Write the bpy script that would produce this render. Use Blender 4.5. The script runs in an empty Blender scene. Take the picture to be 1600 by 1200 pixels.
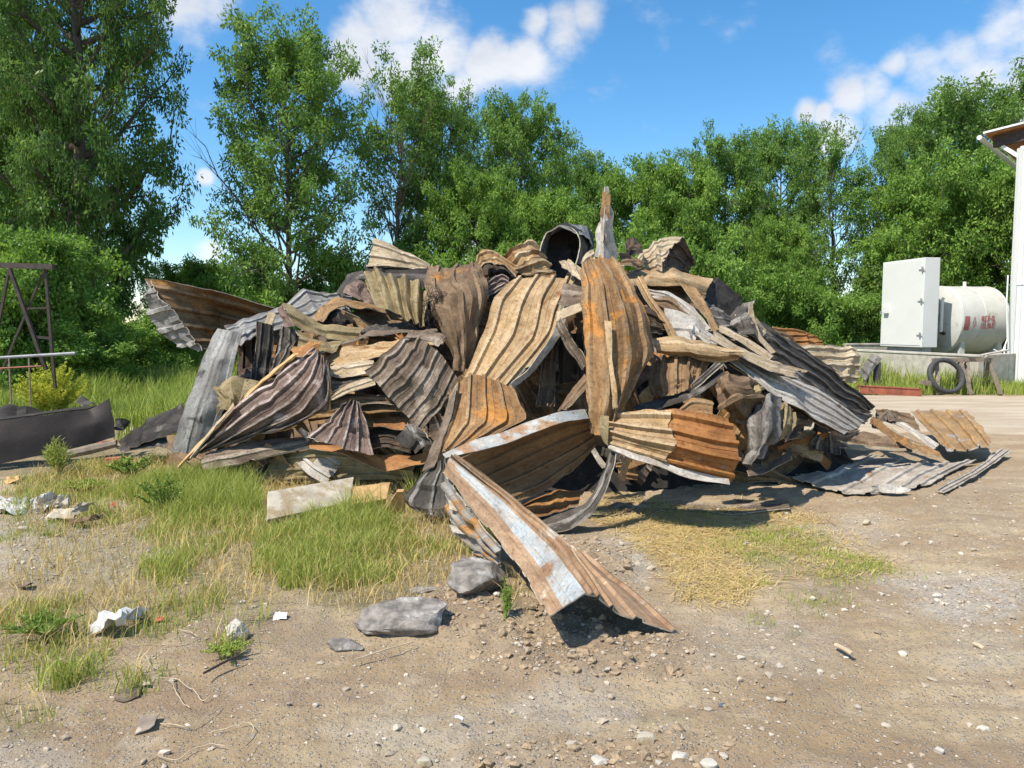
import bpy, bmesh, math, random
import numpy as np
from mathutils import Vector, Matrix, Euler

# ------------------------------------------------------------------ camera, world, sun
SC = bpy.context.scene
COL = SC.collection
F = 1186.0                       # focal length in pixels of the 1600 px wide photograph
PITCH = math.radians(4.34)
CAMZ = 1.6
cam_data = bpy.data.cameras.new('camera')
cam_data.sensor_width = 36.0
cam_data.lens = F / 1600.0 * 36.0
cam_data.clip_start = 0.05
cam_data.clip_end = 3000.0
cam = bpy.data.objects.new('camera', cam_data)
cam.location = (0, 0, CAMZ)
cam.rotation_euler = (math.radians(90) - PITCH, 0, 0)
COL.objects.link(cam)
SC.camera = cam

SUN_EL = math.radians(56)
_h = Vector((-0.80, -0.60, 0)).normalized() * math.cos(SUN_EL)
TO_SUN = Vector((_h.x, _h.y, math.sin(SUN_EL)))
sun_data = bpy.data.lights.new('sun', 'SUN')
sun_data.energy = 4.6
sun_data.angle = math.radians(0.5)
sun_data.color = (1.0, 0.93, 0.81)
sun = bpy.data.objects.new('sun', sun_data)
sun.rotation_euler = TO_SUN.to_track_quat('Z', 'Y').to_euler()
sun.location = (-20, -20, 40)
COL.objects.link(sun)

SC.view_settings.view_transform = 'Standard'
SC.view_settings.look = 'None'
SC.view_settings.exposure = 0.45
SC.view_settings.gamma = 1.0
SC.view_settings.use_curve_mapping = False
SC.cycles.max_bounces = 6
SC.cycles.diffuse_bounces = 3
SC.cycles.transmission_bounces = 4
SC.cycles.transparent_max_bounces = 4

def raydir(px, py):
    u = (px - 800.0) / F; v = (600.0 - py) / F
    return Vector((u, math.cos(PITCH) + v * math.sin(PITCH), -math.sin(PITCH) + v * math.cos(PITCH)))
def P(px, py, Y):
    d = raydir(px, py); return Vector((0, 0, CAMZ)) + d * (Y / d.y)
def PZ(px, py, z=0.0):
    d = raydir(px, py); return Vector((0, 0, CAMZ)) + d * ((z - CAMZ) / d.z)
def topx(X, Y, Z):
    """world -> photograph pixel, numpy"""
    dz = Z - CAMZ
    fwd = Y * math.cos(PITCH) - dz * math.sin(PITCH)
    up = Y * math.sin(PITCH) + dz * math.cos(PITCH)
    fwd = np.where(fwd < 0.05, 0.05, fwd)
    return 800 + F * X / fwd, 600 - F * up / fwd

world = bpy.data.worlds.new('World')
SC.world = world
world.use_nodes = True
wn, wl = world.node_tree.nodes, world.node_tree.links
wn.clear()
def N(nodes, typ, **kw):
    n = nodes.new(typ)
    for k, v in kw.items(): setattr(n, k, v)
    return n
def setin(n, **kw):
    for k, v in kw.items():
        n.inputs[k.replace('_', ' ')].default_value = v
w_out = N(wn, 'ShaderNodeOutputWorld')
w_bg = N(wn, 'ShaderNodeBackground')
w_bg.inputs['Strength'].default_value = 0.11
sky = N(wn, 'ShaderNodeTexSky', sky_type='NISHITA')
sky.sun_disc = False
sky.sun_elevation = SUN_EL
sky.sun_rotation = math.atan2(TO_SUN.x, TO_SUN.y) % (2 * math.pi)
sky.air_density = 1.0
sky.dust_density = 0.25
sky.ozone_density = 3.0
hs = N(wn, 'ShaderNodeHueSaturation')
hs.inputs['Hue'].default_value = 0.495
hs.inputs['Saturation'].default_value = 1.28
hs.inputs['Value'].default_value = 1.32
wl.new(sky.outputs[0], hs.inputs['Color'])
tc = N(wn, 'ShaderNodeTexCoord')
# cumulus: blobs standing at their own directions, broken up by noise
blobs = [(345, 2, 45), (300, -20, 60), (560, 70, 60), (620, 45, 75), (690, 75, 70), (760, 100, 60), (640, 120, 60), (720, 140, 45), (820, 95, 45), (880, 40, 42), (915, 28, 34), (840, 35, 30),
         (320, 275, 12), (330, 392, 26), (1260, 175, 20), (1285, 178, 18), (1335, 150, 34), (1370, 140, 36), (1400, 170, 50), (1450, 110, 50), (1500, 75, 45), (1560, 50, 55), (1400, 105, 26), (1540, 130, 55), (1600, 120, 60), (1480, 160, 50),
         (1310, 210, 40), (1290, 225, 30), (1660, 40, 90), (1720, 130, 120), (740, 385, 25)]
bd = [(raydir(a, b).normalized(), r / F) for a, b, r in blobs]
rr = random.Random(5)
for i in range(46):                                    # the rest of the sky carries the same fair-weather clouds
    az = rr.uniform(50, 310); el = rr.uniform(6, 60)
    d0 = Vector((math.sin(math.radians(az)) * math.cos(math.radians(el)), math.cos(math.radians(az)) * math.cos(math.radians(el)), math.sin(math.radians(el))))
    bd.append((d0, rr.uniform(.05, .13)))
    bd.append(((d0 + Vector((.1, .06, .02))).normalized(), rr.uniform(.04, .09)))
acc = None
nrm = N(wn, 'ShaderNodeVectorMath', operation='NORMALIZE'); wl.new(tc.outputs['Generated'], nrm.inputs[0])
for d, r in bd:
    sb = N(wn, 'ShaderNodeVectorMath', operation='DISTANCE'); wl.new(nrm.outputs[0], sb.inputs[0]); sb.inputs[1].default_value = d
    mr = N(wn, 'ShaderNodeMapRange', interpolation_type='SMOOTHSTEP'); mr.inputs['From Min'].default_value = r * 1.5; mr.inputs['From Max'].default_value = 0
    wl.new(sb.outputs['Value'], mr.inputs['Value'])
    if acc is None: acc = mr.outputs[0]
    else:
        mx = N(wn, 'ShaderNodeMath', operation='MAXIMUM'); wl.new(acc, mx.inputs[0]); wl.new(mr.outputs[0], mx.inputs[1]); acc = mx.outputs[0]
def wnoise(scale, detail, rough, off=0.0):
    mp = N(wn, 'ShaderNodeMapping'); mp.inputs['Location'].default_value = (off, off, off)
    mp.inputs['Scale'].default_value = (1, 1, 1.5)
    wl.new(nrm.outputs[0], mp.inputs[0])
    n = N(wn, 'ShaderNodeTexNoise'); setin(n, Scale=scale, Detail=detail, Roughness=rough); wl.new(mp.outputs[0], n.inputs['Vector']); return n.outputs['Fac']
n1 = wnoise(9.0, 9.0, 0.58); n2 = wnoise(6.0, 5.0, 0.6, 4.0); n3 = wnoise(24.0, 8.0, 0.6, 9.0)
def wmath(op, a, b, clamp=False):
    m = N(wn, 'ShaderNodeMath', operation=op); m.use_clamp = clamp
    for i, x in enumerate((a, b)):
        if isinstance(x, (int, float)): m.inputs[i].default_value = x
        else: wl.new(x, m.inputs[i])
    return m.outputs[0]
dens = wmath('ADD', acc, wmath('MULTIPLY', wmath('SUBTRACT', n1, 0.5), 2.3))
dens = wmath('ADD', dens, wmath('MULTIPLY', wmath('SUBTRACT', n3, 0.5), 0.45))
cm = N(wn, 'ShaderNodeMapRange', interpolation_type='SMOOTHSTEP'); cm.inputs['From Min'].default_value = 0.15; cm.inputs['From Max'].default_value = 1.0
wl.new(dens, cm.inputs['Value'])
cmask = wmath('MULTIPLY', cm.outputs[0], 0.88)
cr = N(wn, 'ShaderNodeValToRGB')
cr.color_ramp.elements[0].position = 0.36; cr.color_ramp.elements[0].color = (4.6, 4.8, 5.3, 1)
cr.color_ramp.elements[1].position = 0.62; cr.color_ramp.elements[1].color = (6.6, 6.6, 6.7, 1)
wl.new(n2, cr.inputs[0])
mixc = N(wn, 'ShaderNodeMix', data_type='RGBA')
wl.new(cmask, mixc.inputs[0]); wl.new(hs.outputs[0], mixc.inputs[6]); wl.new(cr.outputs[0], mixc.inputs[7])
wl.new(mixc.outputs[2], w_bg.inputs['Color']); wl.new(w_bg.outputs[0], w_out.inputs['Surface'])

# ------------------------------------------------------------------ numpy helpers
def _hash(ix, iy, iz, seed):
    h = (ix.astype(np.int64) * 374761393 + iy.astype(np.int64) * 668265263 + iz.astype(np.int64) * 2147483647 + seed * 1274126177) & 0xffffffff
    h = ((h ^ (h >> 13)) * 1274126177) & 0xffffffff
    return ((h ^ (h >> 16)) & 0xffff) / 65535.0
def vnoise(p, seed=0):
    p = np.asarray(p, float); i = np.floor(p).astype(np.int64); f = p - i; f = f * f * (3 - 2 * f)
    r = 0
    for dx in (0, 1):
        for dy in (0, 1):
            for dz in (0, 1):
                w = (f[..., 0] if dx else 1 - f[..., 0]) * (f[..., 1] if dy else 1 - f[..., 1]) * (f[..., 2] if dz else 1 - f[..., 2])
                r = r + w * _hash(i[..., 0] + dx, i[..., 1] + dy, i[..., 2] + dz, seed)
    return r * 2 - 1
def fbm(p, seed=0, o=3):
    s = 0; a = 1.0
    for k in range(o):
        s = s + a * vnoise(p * (2.03 ** k) + 7.3 * k, seed + k); a *= 0.5
    return s
def sst(x, a, b):
    t = np.clip((x - a) / (b - a), 0, 1); return t * t * (3 - 2 * t)

def tag(o, label=None, cat=None, group=None, kind=None):
    if label: o['label'] = label
    if cat: o['category'] = cat
    if group: o['group'] = group
    if kind: o['kind'] = kind
    return o
def link(o, parent=None):
    COL.objects.link(o)
    if parent is not None: o.parent = parent
    return o
def empty(name, loc=(0, 0, 0), rotz=0.0, **kw):
    o = bpy.data.objects.new(name, None); o.location = loc; o.rotation_euler = (0, 0, rotz); o.empty_display_size = .2
    link(o); return tag(o, **kw)
def np_mesh(name, verts, faces_flat, sizes, mats, midx=None, smooth=None, uv=None):
    """verts Nx3, faces_flat loop vertex indices, sizes = loops per face"""
    me = bpy.data.meshes.new(name)
    verts = np.asarray(verts, np.float32); ff = np.asarray(faces_flat, np.int32).ravel(); sizes = np.asarray(sizes, np.int32)
    me.vertices.add(len(verts)); me.vertices.foreach_set('co', verts.ravel())
    me.loops.add(len(ff)); me.loops.foreach_set('vertex_index', ff)
    me.polygons.add(len(sizes)); st = np.concatenate([[0], np.cumsum(sizes)[:-1]]).astype(np.int32)
    me.polygons.foreach_set('loop_start', st); me.polygons.foreach_set('loop_total', sizes)
    for m in mats: me.materials.append(m)
    if midx is not None: me.polygons.foreach_set('material_index', np.asarray(midx, np.int32))
    if uv is not None:
        l = me.uv_layers.new(name='UVMap'); l.data.foreach_set('uv', np.asarray(uv, np.float32)[ff].ravel())
    me.update(calc_edges=True)
    if smooth is not None: me.polygons.foreach_set('use_smooth', np.full(len(sizes), smooth))
    me.validate()
    return me
def fattr(me, name, vals):
    a = me.attributes.new(name, 'FLOAT', 'POINT'); a.data.foreach_set('value', np.asarray(vals, np.float32))
class MB:
    """collects boxes, bars, tubes into one mesh"""
    def __init__(s): s.v = []; s.f = []
    def add(s, vs, fs):
        b = len(s.v); s.v += [tuple(v) for v in vs]; s.f += [tuple(i + b for i in f) for f in fs]; return s
    def box(s, c, size, M=None):
        c = Vector(c); hx, hy, hz = size[0] / 2, size[1] / 2, size[2] / 2
        vs = [Vector((x, y, z)) for x in (-hx, hx) for y in (-hy, hy) for z in (-hz, hz)]
        if M is not None: vs = [M @ v for v in vs]
        return s.add([c + v for v in vs], [(0, 1, 3, 2), (4, 6, 7, 5), (0, 4, 5, 1), (2, 3, 7, 6), (0, 2, 6, 4), (1, 5, 7, 3)])
    def hexa(s, p):
        return s.add(p, [(0, 1, 2, 3), (7, 6, 5, 4), (0, 4, 5, 1), (1, 5, 6, 2), (2, 6, 7, 3), (3, 7, 4, 0)])
    def bar(s, a, b, w, h=None, up=(0, 0, 1)):
        a = Vector(a); b = Vector(b); h = h or w; d = (b - a).normalized(); u = Vector(up)
        sx = d.cross(u)
        if sx.length < 1e-3: sx = d.cross(Vector((1, 0, 0)))
        sx.normalize(); sy = sx.cross(d).normalized()
        q = [sx * (w / 2) * i + sy * (h / 2) * j for i, j in ((-1, -1), (1, -1), (1, 1), (-1, 1))]
        return s.hexa([a + x for x in q] + [b + x for x in q])
    def tube(s, pts, r, n=8, cap=True):
        pts = [Vector(p) for p in pts]; R = r if hasattr(r, '__len__') else [r] * len(pts)
        b = len(s.v); pu = None
        for i, p in enumerate(pts):
            d = (pts[min(i + 1, len(pts) - 1)] - pts[max(i - 1, 0)]).normalized()
            u = d.cross(Vector((0, 0, 1)) if abs(d.z) < .9 else Vector((1, 0, 0))).normalized() if pu is None else (pu - d * pu.dot(d)).normalized()
            pu = u; w = d.cross(u)
            for k in range(n):
                a = 2 * math.pi * k / n; s.v.append(tuple(p + (u * math.cos(a) + w * math.sin(a)) * R[i]))
        for i in range(len(pts) - 1):
            for k in range(n):
                k2 = (k + 1) % n
                s.f.append((b + i * n + k, b + i * n + k2, b + (i + 1) * n + k2, b + (i + 1) * n + k))
        if cap:
            s.f.append(tuple(b + k for k in range(n))[::-1]); s.f.append(tuple(b + (len(pts) - 1) * n + k for k in range(n)))
        return s
    def build(s, name, mat, parent=None, smooth=False, bevel=0.0):
        me = bpy.data.meshes.new(name); me.from_pydata(s.v, [], s.f); me.update()
        bm = bmesh.new(); bm.from_mesh(me); bmesh.ops.recalc_face_normals(bm, faces=bm.faces); bm.to_mesh(me); bm.free()
        for m in (mat if isinstance(mat, (list, tuple)) else [mat]): me.materials.append(m)
        if smooth:
            me.polygons.foreach_set('use_smooth', [True] * len(me.polygons)); me.set_sharp_from_angle(angle=math.radians(38))
        o = bpy.data.objects.new(name, me); link(o, parent)
        if bevel:
            md = o.modifiers.new('bevel', 'BEVEL'); md.width = bevel; md.segments = 2; md.limit_method = 'ANGLE'
        return o

# ------------------------------------------------------------------ materials
def new_mat(name):
    m = bpy.data.materials.new(name); m.use_nodes = True; nt = m.node_tree; nt.nodes.clear()
    out = N(nt.nodes, 'ShaderNodeOutputMaterial'); b = N(nt.nodes, 'ShaderNodeBsdfPrincipled'); nt.links.new(b.outputs[0], out.inputs[0])
    return m, nt.nodes, nt.links, b
def c4(c): return (c[0], c[1], c[2], 1)
def mixrgb(nd, lk, fac, a, b, blend='MIX'):
    m = N(nd, 'ShaderNodeMix', data_type='RGBA', blend_type=blend)
    for i, x in ((0, fac), (6, a), (7, b)):
        if isinstance(x, (int, float)): m.inputs[i].default_value = x
        elif isinstance(x, tuple): m.inputs[i].default_value = c4(x)
        else: lk.new(x, m.inputs[i])
    return m.outputs[2]
def mth(nd, lk, op, a, b=0.0, clamp=False):
    m = N(nd, 'ShaderNodeMath', operation=op); m.use_clamp = clamp
    for i, x in enumerate((a, b)):
        if isinstance(x, (int, float)): m.inputs[i].default_value = x
        else: lk.new(x, m.inputs[i])
    return m.outputs[0]
def rng(nd, lk, v, a, b, c=0.0, d=1.0):
    m = N(nd, 'ShaderNodeMapRange', interpolation_type='SMOOTHSTEP')
    for k, x in zip(('From Min', 'From Max', 'To Min', 'To Max'), (a, b, c, d)): m.inputs[k].default_value = x
    lk.new(v, m.inputs['Value']); return m.outputs[0]
def nz(nd, lk, vec, scale, detail=4.0, rough=0.6, w=None, dist=0.0):
    n = N(nd, 'ShaderNodeTexNoise', noise_dimensions='4D' if w is not None else '3D'); setin(n, Scale=scale, Detail=detail, Roughness=rough, Distortion=dist)
    if vec is not None: lk.new(vec, n.inputs['Vector'])
    if w is not None: lk.new(w, n.inputs['W'])
    return n.outputs['Fac']
def bump(nd, lk, b, h, strength=0.5, dist=0.02):
    n = N(nd, 'ShaderNodeBump'); n.inputs['Strength'].default_value = strength; n.inputs['Distance'].default_value = dist
    lk.new(h, n.inputs['Height']); lk.new(n.outputs[0], b.inputs['Normal']); return n
def simple(name, col, rough=0.7, var=0.25, scale=8.0, metal=0.0, bmp=0.15, bscale=60.0, dirt=None, dscale=3.0, dthr=0.55):
    m, nd, lk, b = new_mat(name)
    t = N(nd, 'ShaderNodeTexCoord'); v = t.outputs['Object']
    n = nz(nd, lk, v, scale, 5)
    c = mixrgb(nd, lk, rng(nd, lk, n, .3, .7), tuple(x * (1 - var) for x in col), tuple(min(1, x * (1 + var * .6)) for x in col))
    if dirt:
        n2 = nz(nd, lk, v, dscale, 8, .7); c = mixrgb(nd, lk, rng(nd, lk, n2, dthr, dthr + .12), c, dirt)
    lk.new(c, b.inputs['Base Color']); b.inputs['Roughness'].default_value = rough; b.inputs['Metallic'].default_value = metal
    if bmp: bump(nd, lk, b, nz(nd, lk, v, bscale, 5, .7), bmp, .01)
    return m

def sheet_mat(name, A, B, C=None, cthr=.6, D=None, crest=.5, rough=.75, metal=0.0, speck=.5, speckc=(.02, .016, .012), sp_thr=.6, pores=.6, stains=(.03, .022, .016), st=.0, cscale=2.6):
    """burnt sheet metal: A/B mottling drawn out along the ribs, C patches, D wear on the rib crests"""
    m, nd, lk, b = new_mat(name)
    uv = N(nd, 'ShaderNodeUVMap'); uv.uv_map = 'UVMap'
    oi = N(nd, 'ShaderNodeObjectInfo'); w = mth(nd, lk, 'MULTIPLY', oi.outputs['Random'], 43.0)
    mp = N(nd, 'ShaderNodeMapping'); mp.inputs['Scale'].default_value = (1.0, .5, 1); lk.new(uv.outputs[0], mp.inputs[0])
    n1 = nz(nd, lk, mp.outputs[0], 7.0, 7, .65, w, .3)
    c = mixrgb(nd, lk, rng(nd, lk, n1, .36, .64), A, B)
    if D:
        at = N(nd, 'ShaderNodeAttribute'); at.attribute_name = 'rib'
        f = mth(nd, lk, 'MULTIPLY', at.outputs['Fac'], rng(nd, lk, nz(nd, lk, mp.outputs[0], 12, 6, .7, w), .36, .58))
        c = mixrgb(nd, lk, mth(nd, lk, 'MULTIPLY', f, crest), c, D)
    if C:
        n2 = nz(nd, lk, uv.outputs[0], cscale, 8, .62, w, .5)
        c = mixrgb(nd, lk, rng(nd, lk, n2, cthr, cthr + .07), c, C)
    if st:
        n4 = nz(nd, lk, uv.outputs[0], 1.7, 6, .6, mth(nd, lk, 'ADD', w, 9.0), .4)
        c = mixrgb(nd, lk, mth(nd, lk, 'MULTIPLY', rng(nd, lk, n4, .5, .66), st), c, stains)
    n5 = nz(nd, lk, mp.outputs[0], 2.6, 7, .7, mth(nd, lk, 'ADD', w, 21.0), .6)
    c = mixrgb(nd, lk, rng(nd, lk, n5, .40, .60, .5, 0), c, mixrgb(nd, lk, 1.0, c, (.42, .38, .35), 'MULTIPLY'))
    n6 = nz(nd, lk, uv.outputs[0], 17, 6, .72, mth(nd, lk, 'ADD', w, 5.0), .2)
    c = mixrgb(nd, lk, rng(nd, lk, n6, .54, .66, 0, .6), c, mixrgb(nd, lk, 1.0, c, (.35, .30, .27), 'MULTIPLY'))
    c = mixrgb(nd, lk, rng(nd, lk, n6, .44, .33, 0, .45), c, mixrgb(nd, lk, 1.0, c, (1.5, 1.5, 1.5), 'MULTIPLY'))
    ms = N(nd, 'ShaderNodeMapping'); ms.inputs['Scale'].default_value = (1.0, .05, 1); ms.inputs['Rotation'].default_value = (0, 0, .12); lk.new(uv.outputs[0], ms.inputs[0])
    n7 = nz(nd, lk, ms.outputs[0], 60, 3, .6, w)
    c = mixrgb(nd, lk, rng(nd, lk, n7, .66, .72, 0, .35), c, mixrgb(nd, lk, 1.0, c, (1.9, 1.9, 1.9), 'MULTIPLY'))
    n8 = nz(nd, lk, uv.outputs[0], 30, 6, .8, mth(nd, lk, 'ADD', w, 3.0))
    c = mixrgb(nd, lk, rng(nd, lk, n8, .53, .60, 0, .42), c, mixrgb(nd, lk, 1.0, c, (.38, .32, .28), 'MULTIPLY'))
    n9 = nz(nd, lk, uv.outputs[0], 4.5, 8, .7, mth(nd, lk, 'ADD', w, 31.0), .8)
    c = mixrgb(nd, lk, rng(nd, lk, n9, .57, .62, 0, .5), c, mixrgb(nd, lk, 1.0, c, (1.45, 1.5, 1.6), 'MULTIPLY'))
    n3 = nz(nd, lk, uv.outputs[0], 46, 5, .75, w)
    c = mixrgb(nd, lk, mth(nd, lk, 'MULTIPLY', rng(nd, lk, n3, sp_thr - .1, sp_thr + .06), speck), c, speckc)
    lk.new(c, b.inputs['Base Color'])
    b.inputs['Metallic'].default_value = metal; b.inputs['Specular IOR Level'].default_value = .22
    lk.new(rng(nd, lk, n1, .3, .7, rough - .12, min(1, rough + .12)), b.inputs['Roughness'])
    h = mth(nd, lk, 'ADD', mth(nd, lk, 'MULTIPLY', n3, .6), nz(nd, lk, uv.outputs[0], 14, 4, .6, w))
    bump(nd, lk, b, h, min(1, pores * 1.3), .010)
    return m
M = {}
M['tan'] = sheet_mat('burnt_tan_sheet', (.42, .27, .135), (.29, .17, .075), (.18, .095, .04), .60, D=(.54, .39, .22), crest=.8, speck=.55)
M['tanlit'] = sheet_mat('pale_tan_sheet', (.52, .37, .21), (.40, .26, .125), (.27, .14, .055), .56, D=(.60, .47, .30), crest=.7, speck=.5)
M['olive'] = sheet_mat('olive_tan_sheet', (.32, .25, .13), (.24, .18, .09), (.14, .10, .06), .62, D=(.42, .34, .2), speck=.35, pores=.3)
M['rust'] = sheet_mat('rusty_tan_sheet', (.36, .215, .095), (.24, .135, .06), (.50, .23, .06), .53, D=(.42, .31, .19), crest=.6, speck=.6)
M['orange'] = sheet_mat('orange_rust_sheet', (.42, .20, .07), (.27, .12, .045), (.40, .30, .18), .62, D=(.52, .26, .08), crest=.5, speck=.3, st=.3)
M['orangegrey'] = sheet_mat('orange_rust_with_grey_paint', (.47, .215, .07), (.31, .13, .045), (.30, .32, .34), .60, D=(.55, .27, .08), crest=.4, speck=.25, st=.3, cscale=6)
M['brown'] = sheet_mat('brown_sheet', (.27, .18, .105), (.17, .11, .065), (.32, .27, .22), .64, D=(.30, .21, .13), crest=.6, speck=.5)
M['flat_brown'] = sheet_mat('smooth_brown_sheet', (.27, .17, .09), (.21, .125, .065), (.38, .38, .37), .64, D=(.24, .16, .09), crest=.5, speck=.25, pores=.2)
M['mauve'] = sheet_mat('scorched_mauve_sheet', (.26, .18, .145), (.14, .095, .075), (.44, .36, .32), .58, D=(.56, .46, .41), crest=.9, speck=.6)
M['greybrown'] = sheet_mat('grey_brown_sheet', (.24, .18, .13), (.135, .10, .07), (.38, .31, .24), .56, D=(.42, .35, .27), crest=.75, speck=.55)
M['grey'] = sheet_mat('grey_zinc_sheet', (.31, .30, .28), (.20, .19, .175), (.11, .10, .095), .58, D=(.44, .43, .40), crest=.6, rough=.55, speck=.3, pores=.25, cscale=3.5)
M['white'] = sheet_mat('bleached_sheet', (.56, .52, .46), (.40, .35, .29), (.22, .17, .12), .60, D=(.66, .62, .56), crest=.6, speck=.35)
M['pale'] = sheet_mat('pale_wood_like_sheet', (.52, .42, .28), (.38, .29, .18), (.22, .15, .09), .62, D=(.60, .52, .41), crest=.7, speck=.45)
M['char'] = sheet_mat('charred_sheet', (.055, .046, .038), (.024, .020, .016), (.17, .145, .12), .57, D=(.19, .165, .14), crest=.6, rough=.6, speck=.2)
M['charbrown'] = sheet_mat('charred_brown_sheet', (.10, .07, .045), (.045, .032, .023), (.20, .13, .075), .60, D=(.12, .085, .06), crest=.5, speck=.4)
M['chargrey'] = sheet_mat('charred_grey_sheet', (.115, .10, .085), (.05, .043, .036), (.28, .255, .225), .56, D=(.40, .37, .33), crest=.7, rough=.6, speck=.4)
M['dusty'] = sheet_mat('dusty_grey_brown_sheet', (.52, .46, .38), (.42, .36, .29), (.42, .26, .14), .60, D=(.58, .53, .45), crest=.6, rough=.8, speck=.45, pores=.3, cscale=3.4)
M['orangezinc'] = sheet_mat('orange_dust_on_zinc_sheet', (.42, .25, .10), (.34, .23, .13), (.36, .40, .42), .55, D=(.50, .31, .12), crest=.5, rough=.7, speck=.45, pores=.3, cscale=2.6)
M['zincrust'] = sheet_mat('zinc_with_rust_sheet', (.34, .36, .37), (.28, .26, .23), (.38, .20, .075), .50, D=(.36, .24, .13), crest=.6, rough=.5, speck=.4, pores=.3, cscale=3.4)
M['front'] = sheet_mat('painted_front_sheet', (.38, .42, .43), (.43, .40, .35), (.36, .215, .12), .52, D=(.34, .21, .12), crest=.0, rough=.5, speck=.25, pores=.3, cscale=2.2)
M['frontrust'] = sheet_mat('rust_brown_front_sheet', (.42, .285, .175), (.33, .205, .12), (.50, .45, .37), .58, speck=.25, rough=.6, pores=.3)
M['edge'] = simple('worn_edge', (.42, .36, .27), .8, .4, 30)
M['foamedge'] = simple('orange_foam_edge', (.55, .33, .12), .9, .35, 25)
M['darkedge'] = simple('dark_edge', (.12, .10, .08), .8, .4, 30)
M['foam'] = simple('orange_insulation_foam', (.56, .34, .15), .95, .25, 20, bmp=.5, bscale=120, dirt=(.25, .13, .05), dthr=.62)
M['board'] = simple('cream_board_face', (.50, .44, .34), .85, .3, 6, bmp=.3, dirt=(.33, .25, .15), dthr=.47, dscale=4)
M['concrete'] = simple('old_concrete', (.52, .48, .41), .95, .22, 5, bmp=.5, bscale=50, dirt=(.30, .28, .22), dscale=2)
M['rock'] = simple('grey_broken_concrete', (.25, .22, .19), .95, .5, 16, bmp=1.0, bscale=45, dirt=(.50, .47, .43), dscale=7, dthr=.55)
M['whitepaint'] = simple('white_paint', (.74, .74, .70), .35, .03, 2, bmp=.02, bscale=20, dirt=(.62, .61, .56), dscale=1.2, dthr=.6)
M['tank'] = simple('cream_tank_paint', (.60, .60, .56), .4, .08, 2.5, bmp=.05, bscale=12, dirt=(.44, .40, .31), dscale=1.6, dthr=.56)
M['rubber'] = simple('tyre_rubber', (.055, .055, .055), .75, .3, 20, bmp=.4)
M['oldwood'] = simple('weathered_wood', (.24, .19, .145), .9, .3, 14, bmp=.5, bscale=40)
M['redsteel'] = simple('red_primer_steel', (.30, .085, .045), .6, .3, 5, dirt=(.10, .05, .035), dscale=4)
M['darksteel'] = simple('dark_rusty_steel', (.055, .04, .032), .7, .4, 12, dirt=(.15, .08, .05), dscale=9, dthr=.58)
M['greysteel'] = simple('grey_steel', (.30, .31, .32), .5, .2, 10, dirt=(.12, .11, .10), dscale=5)
M['burnt'] = simple('burnt_brown_steel', (.038, .027, .021), .62, .35, 4, bmp=.25, bscale=25, dirt=(.12, .085, .07), dscale=2.2, dthr=.6)
M['brick'] = simple('red_brick', (.42, .16, .09), .9, .3, 20, bmp=.4)
M['black'] = simple('black_metal', (.015, .015, .016), .5, .2)
M['red'] = simple('faded_red_print', (.42, .13, .13), .6, .3, 30, bmp=0)
M['roofwood'] = simple('orange_brown_roof_boards', (.36, .15, .055), .8, .3, 6)
M['plasticbag'] = simple('dirty_white_plastic', (.62, .61, .58), .35, .12, 8, bmp=.3, bscale=30)
M['rag'] = simple('grey_white_rag', (.50, .49, .46), .9, .25, 10, bmp=.3)
M['bluegrey'] = simple('blue_grey_plastic', (.10, .13, .17), .5, .2)
M['straw'] = simple('straw_string', (.50, .40, .27), .9, .2, 20, bmp=0)
M['yellowcap'] = simple('yellow_plastic', (.85, .48, .03), .4, .05)
M['redplastic'] = simple('red_litter', (.50, .10, .06), .6, .2)
M['bark'] = simple('grey_brown_bark', (.14, .11, .085), .95, .35, 6, bmp=.8, bscale=18)
M['whiteboard_edge'] = simple('white_lacquered_edge', (.68, .70, .70), .4, .06)

def leaf_mat(name, c1, c2, trans=.35, gloss=.12):
    m = bpy.data.materials.new(name); m.use_nodes = True; nt = m.node_tree; nd = nt.nodes; lk = nt.links; nd.clear()
    out = N(nd, 'ShaderNodeOutputMaterial')
    g = N(nd, 'ShaderNodeNewGeometry')
    c = mixrgb(nd, lk, g.outputs['Random Per Island'], c1, c2)
    t = N(nd, 'ShaderNodeTexCoord')
    c = mixrgb(nd, lk, rng(nd, lk, nz(nd, lk, t.outputs['Object'], .9, 3), .35, .65), c, tuple(x * .72 for x in c1), 'MIX') if name.startswith('tree') else c
    d = N(nd, 'ShaderNodeBsdfDiffuse'); lk.new(c, d.inputs[0])
    tr = N(nd, 'ShaderNodeBsdfTranslucent'); lk.new(mixrgb(nd, lk, 1.0, c, (1.15, 1.15, .55), 'MULTIPLY'), tr.inputs[0])
    mx = N(nd, 'ShaderNodeMixShader'); mx.inputs[0].default_value = trans; lk.new(d.outputs[0], mx.inputs[1]); lk.new(tr.outputs[0], mx.inputs[2])
    gl = N(nd, 'ShaderNodeBsdfGlossy'); gl.inputs['Roughness'].default_value = .6; gl.inputs['Color'].default_value = (.6, .65, .5, 1)
    fr = N(nd, 'ShaderNodeFresnel'); fr.inputs[0].default_value = 1.35
    m2 = N(nd, 'ShaderNodeMixShader'); lk.new(mth(nd, lk, 'MULTIPLY', fr.outputs[0], gloss), m2.inputs[0]); lk.new(mx.outputs[0], m2.inputs[1]); lk.new(gl.outputs[0], m2.inputs[2])
    lk.new(m2.outputs[0], out.inputs[0])
    return m
M['leaf_ash'] = leaf_mat('tree_leaf_ash', (.165, .30, .075), (.31, .45, .13), .42)
M['leaf_dark'] = leaf_mat('tree_leaf_dark', (.135, .245, .075), (.27, .40, .12), .45)
M['leaf_bright'] = leaf_mat('tree_leaf_bright', (.195, .345, .07), (.36, .51, .12), .42)
M['leaf_bush'] = leaf_mat('tree_leaf_bush', (.19, .34, .07), (.36, .52, .14), .45)
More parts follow.
